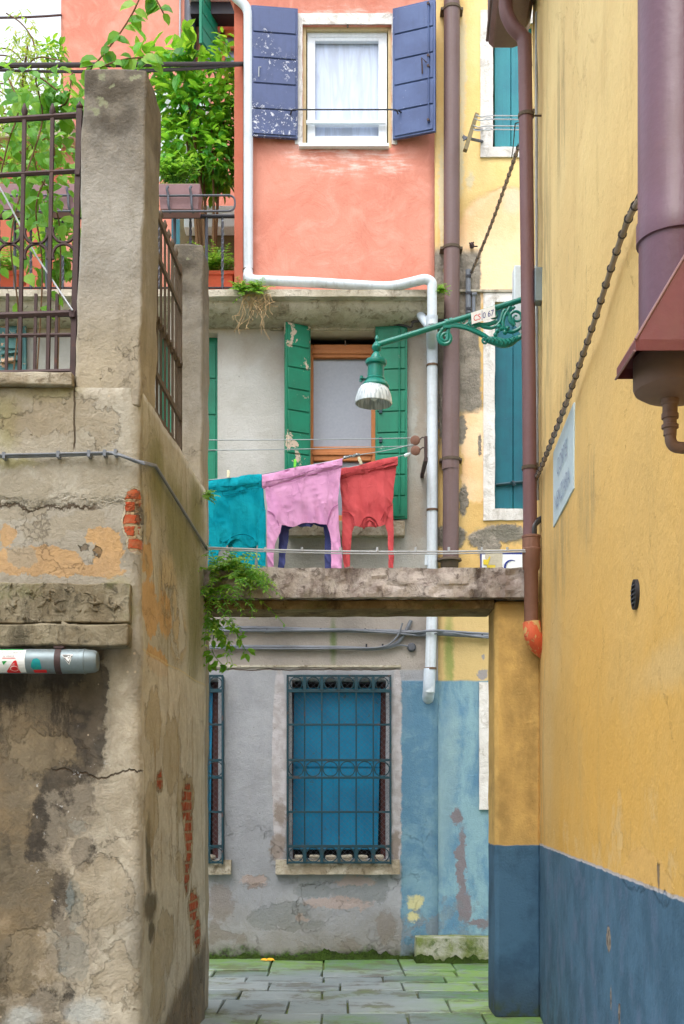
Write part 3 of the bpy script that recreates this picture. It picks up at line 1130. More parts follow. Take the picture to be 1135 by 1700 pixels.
material('blue_shutter_plain', m_peel((74, 94, 140), (150, 160, 190), 0.0, 20, (62, 80, 124), .5))
material('green_shutter', m_peel((0, 122, 92), (196, 178, 160), .24, 5, (4, 108, 80), .45))
material('green_shutter_plain', m_peel((0, 122, 94), (150, 160, 150), 0.02, 7, (4, 110, 84), .45))
material('teal_old_shutter', m_peel((70, 112, 116), (196, 164, 138), .38, 4, (88, 132, 130), .7))
material('teal_dark', m_peel((0, 96, 112), (60, 110, 130), 0.0, 9, (6, 84, 102), .5))
material('teal_mid', m_peel((40, 132, 146), (60, 110, 130), 0.0, 9, (34, 120, 138), .5))
material('teal_board', m_peel((0, 124, 168), (60, 90, 100), 0.03, 10, (0, 112, 156), .5))
simple('iron_teal', (24, 62, 74), .55, .3, .5, .4, (60, 48, 44), 9, rust=.5)
simple('iron_rust', (70, 54, 54), .6, .3, .4, .5, (52, 44, 44), 9, rust=.5)
simple('iron_brown', (92, 80, 68), .75, .1, .3, .5, (70, 60, 50), 7, rust=.3)
simple('iron_grey', (92, 96, 106), .55, .4, .4, .3)
simple('iron_black', (44, 46, 54), .55, .3, .4, .3)
simple('lamp_green', (0, 120, 108), .38, 0, .5, .25, (0, 72, 70), 14)
simple('pvc', (204, 214, 224), .45, 0, .4, .3, (140, 140, 132), 4.5, streak=.4, grain=.0008)
simple('pvc_grey', (196, 208, 222), .4, 0, .45, .25, (140, 150, 160), 4)
simple('brown_pipe', (108, 88, 88), .5, 0, .45, .45, (96, 72, 64), 3.0, streak=.55, grain=.0012, rust=.25)
simple('red_pipe', (110, 80, 84), .5, 0, .45, .45, (104, 66, 60), 3.2, streak=.55, grain=.0012, rust=.25)
simple('rusty_pipe', (126, 90, 76), .6, 0, .4, .4, (100, 70, 52), 5, streak=.4)
material('orange_pipe', m_peel((214, 92, 60), (212, 178, 118), .5, 9, (226, 120, 84), .6))
simple('black_pipe', (52, 54, 60), .4, 0, .45, .3)
simple('flue', (100, 70, 88), .42, 0, .45, .5, (92, 62, 66), 4.5, streak=.5, grain=.0008, rust=.12)
simple('flue_red', (112, 58, 62), .5, 0, .45, .6, (112, 72, 62), 6, streak=.4, grain=.001, rust=.2)
simple('flue_cap', (118, 94, 84), .6, 0, .4, .4, (110, 88, 72), 6)
simple('brass', (112, 88, 70), .45, .6, .5, .4)
simple('cable_grey', (112, 118, 128), .5, 0, .4, .3)
simple('cable_dark', (58, 54, 56), .55, 0, .4, .3)
simple('cable_tube', (150, 136, 124), .5, .2, .4, .4)
simple('cable_white', (176, 182, 190), .5)
simple('wire', (140, 150, 154), .45, .3)
simple('galv', (120, 134, 140), .48, .4, .45, .5, (96, 92, 82), 6, streak=.3)
simple('wood_warm', (178, 112, 62), .55, 0, .4, .35, (140, 84, 46), 12)
simple('wood_grey', (120, 110, 84), .85, 0, .2, .5, (92, 84, 60), 9)
simple('wood_beige', (196, 180, 140), .55, 0, .35, .2)
simple('white_frame', (226, 234, 244), .4, 0, .45, .08)
simple('white_sheet', (220, 232, 240), .5, 0, .4, .1)
simple('grey_strip', (176, 180, 178), .5, 0, .4, .4)
simple('terracotta', (204, 98, 70), .8, 0, .25, .3, (168, 78, 58))
simple('mauve_box', (142, 112, 116), .6, 0, .35, .2, (120, 92, 92))
simple('moss', (58, 78, 30), .95, 0, .1, 1.0, (34, 40, 24), 9, grain=.05)
simple('dark', (34, 32, 34), .9)
simple('dark_red_wood', (72, 40, 38), .8)
simple('cement', (186, 178, 160), .9, 0, .2, .4, (150, 142, 124), 6, grain=.006)
simple('brown_plaster', (186, 108, 88), .9, 0, .2, .5, (176, 94, 70), 4)
simple('peg', (226, 220, 190), .5)
simple('peg_green', (120, 220, 70), .5)
simple('red_paint', (206, 34, 40), .6, dirt=.05)
simple('blue_paint', (30, 48, 130), .6, dirt=.05)
simple('green_paint', (24, 150, 66), .6, dirt=.05)
simple('black_paint', (40, 42, 48), .6, dirt=.05)
simple('cyan_paint', (0, 130, 140), .6, dirt=.4, dc=(60, 190, 70), sc=60)
simple('faded_ink', (140, 156, 184), .8, dirt=.75, dc=(186, 204, 222), sc=30)
simple('pale_sign', (196, 216, 226), .6, 0, .4, .15, (170, 184, 190))
simple('paper', (226, 228, 228), .6, 0, .3, .08)
simple('yellow_scrap', (214, 190, 50), .6, dirt=.3)
simple('bark', (112, 88, 64), .9, 0, .2, .4, (80, 64, 48), 12)
simple('dry_root', (172, 146, 110), .9)
material('cloth_teal', m_cloth((20, 158, 176), (0, 132, 152)))
material('cloth_pink', m_cloth((224, 166, 208), (210, 150, 196)))
material('cloth_red', m_cloth((212, 94, 98), (196, 78, 84)))
material('cloth_navy', m_cloth((84, 90, 142), (62, 68, 118)))
material('seam_teal', m_cloth((0, 120, 138), (0, 104, 122)))
material('seam_pink', m_cloth((184, 120, 168), (170, 106, 154)))
material('seam_red', m_cloth((164, 60, 64), (150, 52, 58)))
material('cloth_stripes', m_stripes)
material('leaf_bright', m_leaf((36, 118, 54), (94, 180, 58), (186, 226, 84)))
material('leaf_vine', m_leaf((56, 124, 56), (98, 166, 66), (160, 204, 96)))
material('leaf_fern', m_leaf((48, 116, 44), (104, 166, 56), (172, 202, 84)))
material('leaf_pale', m_leaf((120, 160, 80), (170, 196, 110), (214, 214, 120)))
material('pane_lilac', m_glass((182, 194, 218), .10))
simple('pane_grey', (140, 146, 158), .08, 0, .6, .15, (120, 126, 140), 1.5)
material('pane_blue', m_glass((130, 150, 180), .05))


def m_prism_glass():
    P = pos()
    P2 = nz(scl(P, (60, 60, 4)), 1.0, 2)
    return dict(c=mix(sm(P2, .4, .6), C(206, 218, 226), C(158, 172, 182)), r=.16, s=.9)


material('lamp_glass', m_prism_glass)

# ---------------------------------------------------------------- ground
R = random.Random(11)
b = MB()
b.box(-60, 60, -40, 80, -.6, -.035)
tag(b.build('ground', 'joint', smooth=0), kind='structure')
b = MB()
y = 11.86
rows = [.80, .39, .34, .40, .44, .62, .74]
k = 0
while y > -3.0:
    h = rows[k] if k < len(rows) else R.uniform(.45, .75)
    x = -5.6 + R.uniform(0, .5)
    while x < 5.6:
        w = R.uniform(.42, .78)
        if not (y < 3 and abs(x) > 3.5):
            z = R.uniform(-.008, .004)
            t = R.uniform(-.007, .007)
            x1, x2, y1, y2 = x + .008, x + w - .008, y - h + .008, y - .008
            sk = R.uniform(-.008, .008)
            b.hexa([(x1 + sk, y1, -.05), (x2 + sk, y1, -.05), (x2 - sk, y2, -.05), (x1 - sk, y2, -.05),
                    (x1 + sk, y1, z), (x2 + sk, y1, z + t), (x2 - sk, y2, z + t), (x1 - sk, y2, z)], R.random())
        x += w
    y -= h
    k += 1
tag(b.build('paving', 'paving', bevel=.010), kind='structure')


# ---------------------------------------------------------------- helpers for house parts
def shutter(parent, o, d, w, z0, z1, mat, panels=5, th=.035, out=(0, -1, 0), gap=.012, bar=None, label=None, plank=.010):
    """a board shutter leaf: backing board, raised horizontal planks"""
    d = Vector((d[0], d[1], 0)).normalized()
    n = Vector(out)
    n = (n - d * n.dot(d)).normalized()
    o = Vector((o[0], o[1], z0))
    b = MB()
    b.obox(o, d, n, (0, 0, 1), w, th, z1 - z0)
    lf = b.build('shutter', mat, parent, bevel=.004)
    if label:
        lab(lf, label)
    b = MB()
    H = (z1 - z0 - .03) / panels
    for i in range(panels):
        b.obox(o + d * .02 + n * (th + .0005) + Vector((0, 0, .02 + i * H)), d, n, (0, 0, 1), w - .04, plank, H - gap)
    b.build('planks', mat, lf, bevel=.005)
    return lf, o, d, n


def stay(b, p, q, r=.006):
    b.tube([p, q], r, 6)


# ---------------------------------------------------------------- the grey house with terrace
fx = lambda px: wx(px, D)
fz = lambda py: wz(py, D)
grey = thing('grey_house', (0, D, 0), 'grey plastered house with green upper shutters and barred teal windows facing the gateway', 'house')
holes = [(fx(513), fx(623), fz(868), fz(551)), (fx(262), fx(361), fz(868), fz(553)), (fx(-80), fx(8), fz(868), fz(548)),
         (fx(484), fx(641), fz(1427), fz(1129)), (fx(240), fx(362), fz(1427), fz(1129))]
b = wall_sheet(lambda u, v, k: Vector((u, D - k, v)), -4.6, fx(727), -.05, 6.36, holes, .07, .006)
b.build('wall', 'grey_wall', grey, solid=.3, recalc=False)
b = MB()
b.box(-4.6, fx(727), D + .3, D + .34, 0, 6.3)
b.build('dark_backing', 'dark', grey, smooth=0)  # added dark box behind the openings, stops light leaking through
# cornice: slab and half round gutter of stone
prof = [(11.42, 6.40), (11.42, 6.335), (11.46, 6.325)]
prof += [(11.50 + .30 * (1 - math.cos(t)), 6.325 - .15 * math.sin(t)) for t in [math.pi / 2 * i / 8 for i in range(9)]]
prof += [(11.805, 6.40)]
b = MB()
b.prism([(-4.6, yy, zz) for yy, zz in prof], (fx(727) + 4.6 + .035, 0, 0))
b.cut(.12).rough(.006, 6)
b.build('cornice', 'cornice', grey)
b = MB()
b.box(-4.6, fx(385), 11.5, 15.2, 6.401, 6.42)
b.build('terrace_floor', 'cement', grey)
# drip shelves above the upper windows
for a, c in ((455, 673), (290, 392)):
    b = MB()
    b.box(wx(a, 11.62), wx(c, 11.62), 11.60, 11.74, wz(523, 11.6), wz(518, 11.6))
    b.box(wx(a, 11.62) + .02, wx(c, 11.62) - .02, 11.741, D, wz(523, 11.6) + .012, wz(518, 11.6) - .006)
    lab(b.build('drip_shelf', 'white_sheet', grey, bevel=.004), 'thin pale drip shelf under the cornice')
b = MB()
b.pbox(449, 678, 538, 549, D, .02, .01)
b.build('lintel_band', 'cornice', grey, bevel=.004)
# upper window, middle
w1 = MB()
for r_ in ((513, 520, 573, 868), (616, 623, 573, 868), (520, 616, 573, 595), (520, 616, 742, 766), (520, 616, 856, 868)):
    w1.pbox(*r_, D + .14, .02, .05)
win = w1.build('window', 'wood_warm', grey, bevel=.006)
lab(win, 'warm brown wooden window with grey panes')
w1 = MB()
w1.pbox(518, 618, 580, 588, D + .118, .012, .0)
w1.pbox(518, 618, 750, 756, D + .118, .012, .0)
w1.bm.verts.index_update()
build_each(w1, 'moulding', 'wood_warm', win, bevel=.004)
w1 = MB()
w1.pbox(520, 616, 595, 742, D + .17, 0, .01)
w1.pbox(520, 616, 766, 856, D + .17, 0, .01)
w1.build('pane', 'pane_grey', win, smooth=0)
w1 = MB()
w1.tube([W(573, 566, D + .02), W(573, 574, D + .02)], .006, 6)
w1.build('latch', 'iron_brown', win)
# shutters of that window
gl = shutter(grey, (fx(513), D - .012), (fx(471) - fx(513), -.13), fx(513) - fx(471) + .02, fz(868), fz(545), 'green_shutter', 9,
             label='green shutter with flaking paint showing pale wood')
gr_ = shutter(grey, (fx(623), D - .012), (1, -.10), fx(676) - fx(623), fz(864), fz(545), 'green_shutter_plain', 9)
b = MB()
lf, o, d, n = gr_
for t in (.76,):
    p = o + d * ((fx(676) - fx(623)) * t) + n * .06
    stay(b, p + Vector((0, 0, .06)), p + Vector((0, 0, fz(545) - fz(864) - .04)), .008)
    for zz in (.1, .9, 1.75):
        b.tube([p + Vector((0, 0, zz)), p + n * -.03 + Vector((0, 0, zz))], .012, 6)
b.build('bolt_bar', 'green_shutter_plain', lf)
b = MB()
for a in (fz(690), fz(738)):
    b.obox(o + d * .04 + n * .046 + Vector((0, 0, a - o.z)), d, n, (0, 0, 1), .03, .02, .05)
b.bm.verts.index_update()
build_each(b, 'catch', 'iron_teal', lf)
b = MB()
b.pbox(478, 671, 868, 893, D, .10, .02)
b.build('sill', 'sill', grey, bevel=.008)
# upper window beside it: shutters closed
w2 = MB()
w2.pbox(262, 361, 553, 868, D + .12, 0, .03)
o2 = w2.build('shutter', 'green_shutter_plain', grey)
lab(o2, 'closed plain green shutter')
w2 = MB()
for i in range(5):
    w2.pbox(340 - 42, 358, 572 + i * 60, 572 + i * 60 + 56, D + .118, .008, 0)
w2.build('planks', 'green_shutter_plain', o2, bevel=.004)
w2 = MB()
w2.pbox(255, 366, 868, 893, D, .10, .02)
w2.build('sill', 'sill', grey, bevel=.008)
# far upper window with the broken old shutter
w3 = MB()
w3.pbox(-80, 8, 548, 868, D + .16, 0, .02)
w3.build('pane', 'pane_grey', grey, smooth=0)
lf, o, d, n = shutter(grey, (fx(2), D - .012), (1, -.08), fx(46) - fx(2), fz(868), fz(545), 'teal_old_shutter', 3, plank=.004,
                      label='weathered blue-green shutter with broken curling slats')
b = MB()
for i in range(11):
    zz = fz(560 + i * 17 + R.uniform(-4, 4))
    t = R.uniform(.02, .05)
    b.obox(o + n * (.045) + d * .02 + Vector((0, 0, zz - o.z)), (d + Vector((0, 0, R.uniform(-.14, .14)))).normalized(), n, (0, 0, 1), (fx(46) - fx(2)) * R.uniform(.6, .85), t, R.uniform(.02, .06))
b.cut(.06).rough(.012, 14, 3)
b.build('slats', 'teal_old_shutter', lf)


# lower barred windows
def barred(x0, x1, bx0, bx1, label):
    """opening x0-x1, grille bx0-bx1 in photo columns"""
    y0, y1 = 1122, 1433
    w = MB()
    w.prism([W(x0 + 4, 1142, D + .16), W(x1 - 9, 1142, D + .16), W(x1 - 14, 1410, D + .16), W(x0 + 2, 1410, D + .16)], (0, .03, 0))
    wn_ = w.build('window', 'teal_board', grey)
    lab(wn_, label)
    w = MB()
    w.pbox(x1 - 9, x1 + .5, 1129, 1427, D + .19, .01, .04)
    w.pbox(x0 - .5, x0 + 3, 1129, 1427, D + .19, .01, .04)
    w.build('frame', 'dark_red_wood', wn_)
    w = MB()
    w.pbox(x0 + 4, x1 - 10, 1147, 1150, D + .155, .012, 0)
    w.pbox(x0 + 4, x1 - 12, 1270, 1273, D + .155, .006, 0)
    w.bm.verts.index_update()
    build_each(w, 'batten', 'teal_board', wn_)
    Yg = D - .10
    g = MB()
    X0, X1 = wx(bx0, Yg), wx(bx1, Yg)
    zz = lambda py: wz(py, Yg)
    th = .009
    for px_ in (X0, X1):
        g.box(px_ - th, px_ + th, Yg - th, Yg + th, zz(y1) - .01, zz(y0) + .01)
        g.box(px_ - th * .8, px_ + th * .8, D - .02, D + .004, zz(y1), zz(y0))
    for py_, t in ((1122, .010), (1147, .016), (1203, .010), (1262, .012), (1291, .012), (1348, .010), (1405, .014), (1432, .010)):
        g.box(X0 + th, X1 - th, Yg - th * .9, Yg + th * .9, zz(py_) - t, zz(py_) + t)
        for px_ in (X0, X1):
            g.box(px_ - .006, px_ + .006, Yg + th, D - .02, zz(py_) - .008, zz(py_) + .008)
    nb = 6
    step = (X1 - X0) / nb
    for i in range(1, nb):
        g.box(X0 + i * step - .007, X0 + i * step + .007, Yg - .006, Yg + .0095, zz(y1), zz(y0))
        for a, c in ((y0, 1147), (1405, y1)):
            g.box(X0 + i * step - .016, X0 + i * step + .016, Yg - .012, Yg + .012, zz(c) + .002, zz(a) - .012)
    grl = g.build('grille', 'iron_teal', wn_, bevel=.002, seg=1)
    g = MB()
    for i in range(nb):
        cx_ = X0 + (i + .5) * step
        for a, c in ((y0, 1147), (1262, 1291), (1405, y1)):
            rr = (zz(a) - zz(c)) / 2 - .012
            g.tube([(cx_ + rr * math.cos(t), Yg, (zz(a) + zz(c)) / 2 + rr * math.sin(t)) for t in [2 * math.pi * j / 20 for j in range(20)]], .006, 5, closed=True)
    g.bm.verts.index_update()
    build_each(g, 'ring', 'iron_teal', wn_)
    g = MB()
    W_, H_ = X1 - X0, zz(y0) - zz(y1)
    s_ = .055
    m = int((W_ + H_) / s_)
    for i in range(m):
        c_ = i * s_
        a = (max(0, c_ - H_), min(c_, H_))
        e = (min(c_, W_), max(0, c_ - W_))
        for fl in (0, 1):
            pa = (X0 + (W_ - a[0] if fl else a[0]), Yg + .02, zz(y1) + a[1])
            pe = (X0 + (W_ - e[0] if fl else e[0]), Yg + .02, zz(y1) + e[1])
            g.tube([pa, pe], .0012, 3, cap=False)
    g.build('wire_mesh', 'iron_grey', wn_)
    s = MB()
    s.pbox(x0 - 26, x1 + 22, 1427, 1451, D, .07, .0)
    s.cut(.12).rough(.006, 9)
    s.build('sill', 'sill', grey)
    s = MB()
    for i in range(6):
        xx = wx(x0 + 14 + i * (x1 - x0 - 28) / 5, D)
        s.lathe([(0, 0), (.055, 0), (.06, .02), (.05, .035), (0, .04)], (xx, D + .04, fz(1426)), 10)
    s.rough(.01, 12)
    s.bm.verts.index_update()
    build_each(s, 'tile_scrap', 'cement', wn_)


barred(484, 641, 477, 648, 'teal boarded window behind a painted iron grille')
barred(240, 362, 233, 369, 'second teal boarded window, half hidden by the courtyard wall')
# raised plaster block around the first-floor line
b = MB()
b.pbox(345, 665, 1104, 1108, D, .012, .0)
b.cut(.1).rough(.004, 8)
b.build('string_course', 'cornice', grey)

# ---------------------------------------------------------------- the salmon house above
sal = thing('salmon_house', (fx(555), D, 6.42), 'salmon pink upper storey with a white window between blue shutters', 'house')
sh = [(fx(502), fx(650), fz(246), fz(41))]
b = wall_sheet(lambda u, v, k: Vector((u, D - .002 - k, v)), fx(404), fx(721), 6.40, 10.2, sh, .07, .006)
b.build('wall', 'salmon', sal, solid=.3, recalc=False)
b = MB()
b.box(fx(389), fx(403.5), D - .02, 15.1, 6.42, 10.2)
b.cut(.2).rough(.004, 4)
b.build('corner_pilaster', 'brown_plaster', sal)
b = MB()
b.box(fx(404), fx(721), D + .29, D + .33, 6.42, 10.1)
b.build('dark_backing', 'dark', sal, smooth=0)  # dark box added behind this wall too, against light leaks
b = MB()
b.prism([W(378, -30, D - .02), W(404, -30, D - .02), W(404, 40, D - .02)], (0, .3, 0))
b.build('eave_bracket', 'brown_plaster', sal)
b = MB()
b.box(fx(370), fx(721), 11.4, 15.4, 10.2, 10.35)
b.build('roof', 'terracotta', sal)
b = MB()
for r_ in ((490, 661, 23, 41), (489, 502, 41, 240), (650, 659, 41, 240)):
    b.pbox(*r_, D - .002, .012, .0)
b.cut(.05).rough(.006, 14)
b.build('plaster_surround', 'white_stone', sal)
b = MB()
for r_ in ((502, 508, 41, 246), (644, 650, 41, 246), (508, 644, 41, 50)):
    b.pbox(*r_, D + .04, .0, .08)
wn2 = b.build('window', 'wood_beige', sal, bevel=.005)
lab(wn2, 'white framed window with a pale lilac curtain')
b = MB()
b.tube([W(577, 39, D + .0), W(577, 46, D + .0)], .008, 6)
b.build('latch', 'iron_brown', wn2)
b = MB()
for r_ in ((510, 523, 52, 243), (628, 642, 52, 243), (523, 628, 52, 70), (523, 628, 205, 209)):
    b.pbox(*r_, D + .10, .02, .03)
b.pbox(516, 635, 58, 62, D + .08, .006, .0)
b.pbox(523, 628, 228, 243, D + .10, .02, .03)
b.build('sash', 'white_frame', wn2, bevel=.005)
b = MB()
b.pbox(523, 628, 70, 228, D + .14, 0, .01)
b.build('pane', 'pane_lilac', wn2, smooth=0)
b = MB()
b.pbox(508, 640, 201, 206.5, D + .05, .02, .01)
b.pbox(496, 645, 242.5, 248, D + .0, .06, .1)
b.build('rail', 'white_sheet', wn2, bevel=.003)
b = MB()
b.tube([W(573, 228, D - .02), W(573, 243, D - .02)], .008, 6)
b.build('catch', 'white_sheet', wn2)
bl_, o, d, n = shutter(sal, (fx(494), D - .03), (-1, -.12), fx(494) - fx(417), fz(236), fz(21), 'blue_shutter', 5, gap=.014,
                       label='blue shutter speckled white where its paint has flaked')
b = MB()
p = o + d * ((fx(494) - fx(417)) * .84) + n * .06
b.tube([p + Vector((0, 0, fz(141) - o.z)), p + Vector((0, 0, fz(127) - o.z)) + n * .02, p + d * -.02 + Vector((0, 0, fz(125) - o.z))], .006, 6)
b.build('catch', 'cable_white', bl_)
w_r = .43
br_, o, d, n = shutter(sal, (fx(653), D - .03), (.94, -.34), w_r, fz(237), fz(21), 'blue_shutter_plain', 5, gap=.014,
                       label='plain blue shutter standing further open, with a bolt rod')
b = MB()
p = o + d * (w_r * .86) + n * .065
stay(b, p + Vector((0, 0, .08)), p + Vector((0, 0, 1.24)), .007)
b.build('bolt_rod', 'blue_shutter_plain', br_)
b = MB()
for zz in (.1, .62, .72, 1.22):
    b.tube([p + Vector((0, 0, zz)) - n * .05, p + Vector((0, 0, zz)) + n * .015], .014, 6)
p2 = p - d * .06
b.tube([p2 + Vector((0, 0, .56)), p2 + Vector((0, 0, .70)) + n * .02, p2 + d * .04 + Vector((0, 0, .66))], .007, 6)
b.bm.verts.index_update()
build_each(b, 'catch', 'iron_rust', br_)
b = MB()
b.tube(bend([W(482, 190, D - .09), W(484, 182, D - .12), W(658, 182, D - .14), W(661, 190, D - .12)], .03), .008, 6)
b.tube([W(661, 183, D - .14), W(666, 187, D - .10)], .008, 6)
b.build('stay_rod', 'iron_black', sal)

# ---------------------------------------------------------------- the yellow house
yel = thing('yellow_house', (fx(800), D, 0), 'pale yellow house with flaked plaster, teal shutters and a blue painted base', 'house')
holes = [(fx(721), fx(727), -.05, 6.40), (fx(818), fx(884), fz(245), fz(40)), (fx(821), fx(890), fz(845), fz(502))]
b = wall_sheet(lambda u, v, k: Vector((u, D + .003 - k, v)), fx(721), 3.4, -.05, 10.6, holes, .07, .006)
b.build('wall', 'yellow_house', yel, solid=.3, recalc=False)
b = MB()
b.box(fx(735), 3.3, D + .31, D + .35, 0, 10.5)
b.build('dark_backing', 'dark', yel, smooth=0)  # added dark backing, keeps stray light out of the openings
for rects in (((797, 818, 30, 262), (818, 900, 245, 262), (797, 900, 18, 40)), ((802, 821, 487, 864), (821, 905, 487, 502), (821, 905, 845, 864))):
    b = MB()
    for r_ in rects:
        b.pbox(*r_, D, .015, .05)
    b.cut(.06).rough(.005, 11)
    b.build('stone_surround', 'white_stone', yel)
for (a, c, m_) in ((40, 245, 'teal_mid'), (502, 845, 'teal_dark')):
    b = MB()
    b.pbox(821, 847.5 if a < 100 else 851, a, c, D + .07, 0, .04)
    s1 = b.build('shutter', m_, yel, bevel=.004)
    b = MB()
    b.pbox(848.5 if a < 100 else 852, 890, a, c, D + .07, 0, .04)
    b.build('shutter', m_, yel, bevel=.004)
    if a > 100:
        b = MB()
        b.tube([W(823, 805, D + .05), W(852, 802, D + .045), W(880, 798, D + .05)], .016, 6)
        b.tube([W(849, 799, D + .04), W(854, 806, D + .04)], .02, 6)
        b.build('latch_bar', 'iron_teal', s1)
b = MB()
b.pbox(795, 835, 1133, 1344, D, .03, .0)
b.cut(.1).rough(.004, 9)
b.build('door_jamb', 'white_stone', yel)
b = MB()
b.pbox(758, 800, 482.5, 486, D, .03, .0)
b.pbox(800, 868, 482.5, 486.5, D, .03, .0)
b.build('drip_moulding', 'cornice', yel)
b = MB()
b.pbox(688, 870, 1552, 1592, D, .28, .0)
b.cut(.1).rough(.014, 6)
st_ = tag(b.build('stone_step', 'step_stone'), 'mossy stone step at the foot of the blue wall', 'step')
# notice panel, half hidden by the gateway top
sg = thing('notice_panel', W(830, 990, D - .01), 'white notice panel with dark blue border, patched over with cement, above the gateway top', 'sign')
b = MB()
b.pbox(797, 880, 918, 990, D, .012, .0)
b.build('border', 'blue_paint', sg)
b = MB()
b.pbox(799.5, 877, 920.5, 988, D - .012, .003, .0)
b.build('white_face', 'paper', sg)
b = MB()
b.prism([W(p, q, D - .013) for p, q in ((806, 912), (834, 912), (833, 950), (834, 992), (803, 992), (812, 945), (810, 932), (805, 926))], (0, -.008, 0))
b.build('cement_patch', 'cement', sg)
b = MB()
b.prism([W(p, q, D - .022) for p, q in ((802, 929), (809, 929), (813, 923), (814, 925), (810, 938), (802, 937))], (0, -.003, 0))
b.prism([W(p, q, D - .022) for p, q in ((808, 938), (822, 938), (822, 946), (808, 946))], (0, -.003, 0))
b.build('yellow_scrap', 'yellow_scrap', sg)
b = MB()
b.tube(arc((wx(849, D), wz(942, D)), .068, 60, 300, 14, D - .017), [.002 + .010 * math.sin(math.pi * i / 14) for i in range(15)], 5)
b.build('lettering', 'blue_paint', sg)

# ---------------------------------------------------------------- house beyond the terrace
YB = 15.2
far = thing('back_house', (wx(245, YB), YB, 6.4), 'salmon pink house standing behind the terrace plants', 'house')
b = wall_sheet(lambda u, v, k: Vector((u, YB - k, v)), wx(101, YB), wx(405, YB), 6.4, 12.6, [(wx(340, YB), wx(398, YB), wz(120, YB), wz(44, YB))], .1, .008)
b.build('wall', 'salmon', far, solid=.3, recalc=False)
b = MB()
b.box(wx(-250, YB), wx(100.5, YB), YB + .02, YB + .3, 6.4, wz(248, YB))
b.build('low_wall', 'brown_plaster', far)
b = MB()
b.box(wx(-250, YB), wx(128, YB), YB - .25, YB + .01, wz(246, YB), wz(214, YB))
b.build('ledge', 'cement', far, bevel=.02)
b = MB()
b.pbox(318, 392, 16, 24, YB, .35, 0)
aw = b.build('awning_case', 'white_sheet', far)
b = MB()
b.pbox(320, 392, 24.5, 44, YB, .25, 0)
b.build('awning', 'iron_black', aw)
b = MB()
for r_ in ((366, 373, 50, 118), (388, 394, 50, 118), (366, 394, 50, 58), (366, 394, 76, 80)):
    b.pbox(*r_, YB + .05, .0, .05)
w4 = b.build('window', 'wood_warm', far)
b = MB()
b.pbox(340, 398, 44, 120, YB + .12, 0, .02)
b.build('pane', 'pane_blue', w4)
lf, o, d, n = shutter(far, (wx(357, YB), YB - .01), (-.11, -.36), .5, wz(112, YB), wz(14, YB), 'green_shutter_plain', 4, out=(1, -.2, 0), label='green shutter standing open edge on')
b = MB()
b.tube([W(316, -40, YB - .1), W(314, 330, YB - .1)], .075, 12)
b.build('drainpipe', 'iron_grey', far)
b = MB()
b.tube([W(299, -40, YB - .04), W(297, 330, YB - .04)], .012, 6)
b.build('wall_cable', 'cable_white', far)
b = MB()
b.pbox(285, 312, 366, 420, YB, .04, 0)
b.build('door', 'teal_dark', far)

# moss along the foot of the houses
b = MB()
n_ = 260
rows_ = []
for i in range(n_ + 1):
    x = -1.5 + 3.3 * i / n_
    yo = D - .28 if x > wx(687, D) else D
    if x > wx(687, D):
        hh = .04 + .07 * max(0, noise.noise(Vector((x * 6, 2.2, 0))) + .2) + .04 * noise.noise(Vector((x * 17, 0, 4))) + .02 * noise.noise(Vector((x * 43, 0, 4)))
    else:
        hh = .03 + .09 * max(0, noise.noise(Vector((x * 3.1, 7.7, 0))) + .15) + .035 * noise.noise(Vector((x * 15, 0, 4))) + .02 * noise.noise(Vector((x * 43, 0, 4)))
    hh = max(.02, hh)
    col_ = []
    for j in range(7):
        t = j / 6
        k = noise.noise(Vector((x * 22, t * 4, 1))) * .014
        col_.append(b.bm.verts.new((x, yo - .012 - .045 * (1 - t) ** 1.5 - k * (1 - t), hh * t + k * .3 - .004)))
    rows_.append(col_)
for A, Bq in zip(rows_, rows_[1:]):
    for j in range(6):
        b.face([A[j], Bq[j], Bq[j + 1], A[j + 1]])
tag(b.build('moss', 'moss', smooth=50), 'dark green moss along the foot of the house walls', 'moss', kind='stuff')

# ---------------------------------------------------------------- courtyard wall
crt = thing('courtyard_wall', (-1.2, 7.0, 0), 'old crumbling plaster wall with corner pillar, stained and showing bare brick', 'wall')
Lf = -XL(YF) * -1 + 4.6
rc = .05
sdv = Vector((.0448, 1, 0)).normalized()
snv = Vector((1, -.0448, 0)).normalized()


def court(u, v, k):
    if u < Lf - rc:
        return Vector((-4.6 + u, YF - k, v))
    q = rc * math.pi / 2
    if u < Lf - rc + q:
        a = (u - Lf + rc) / rc
        return Vector((-4.6 + Lf - rc + (rc + k) * math.sin(a), YF + rc - (rc + k) * math.cos(a), v))
    t = u - Lf + rc - q + rc
    return Vector((XL(YF), YF, v)) + sdv * t + snv * k


b = wall_sheet(court, 0, Lf - rc + rc * math.pi / 2 + 2.2 - rc, -.05, 3.80, (), .05, .016, 2.5)
b.build('wall', 'court', crt, solid=.34, recalc=False, smooth=60)
b = MB()
b.hexa([(wx(124, YF), YF + .0, 3.70), (-1.092, YF + .0, 3.70), (-1.075, YF + .43, 3.70), (wx(124, YF), YF + .43, 3.70),
        (wx(137, YF), YF + .02, 5.53), (wx(242, YF), YF + .02, 5.53), (wx(242, YF) + .018, YF + .43, 5.53), (wx(137, YF), YF + .43, 5.53)])
b.cut(.06).rough(.012, 5, 1, .004, 22)
pl_ = b.build('pillar', 'pillar', crt, bevel=.022, smooth=50)
lab(pl_, 'tall weathered corner pillar, dark and lichened at its top')
b = MB()
b.box(-1.24, -1.006, YG, YG + .4, 0, 5.585)
b.cut(.09).rough(.014, 5, 2, .004, 20)
lab(b.build('pillar', 'pillar', crt, smooth=50, bevel=.015), 'shorter rear pillar that carries the gateway lintel')
b = MB()
b.box(-4.6, wx(123, YF), YF - .045, YF + .42, 3.803, 3.872)
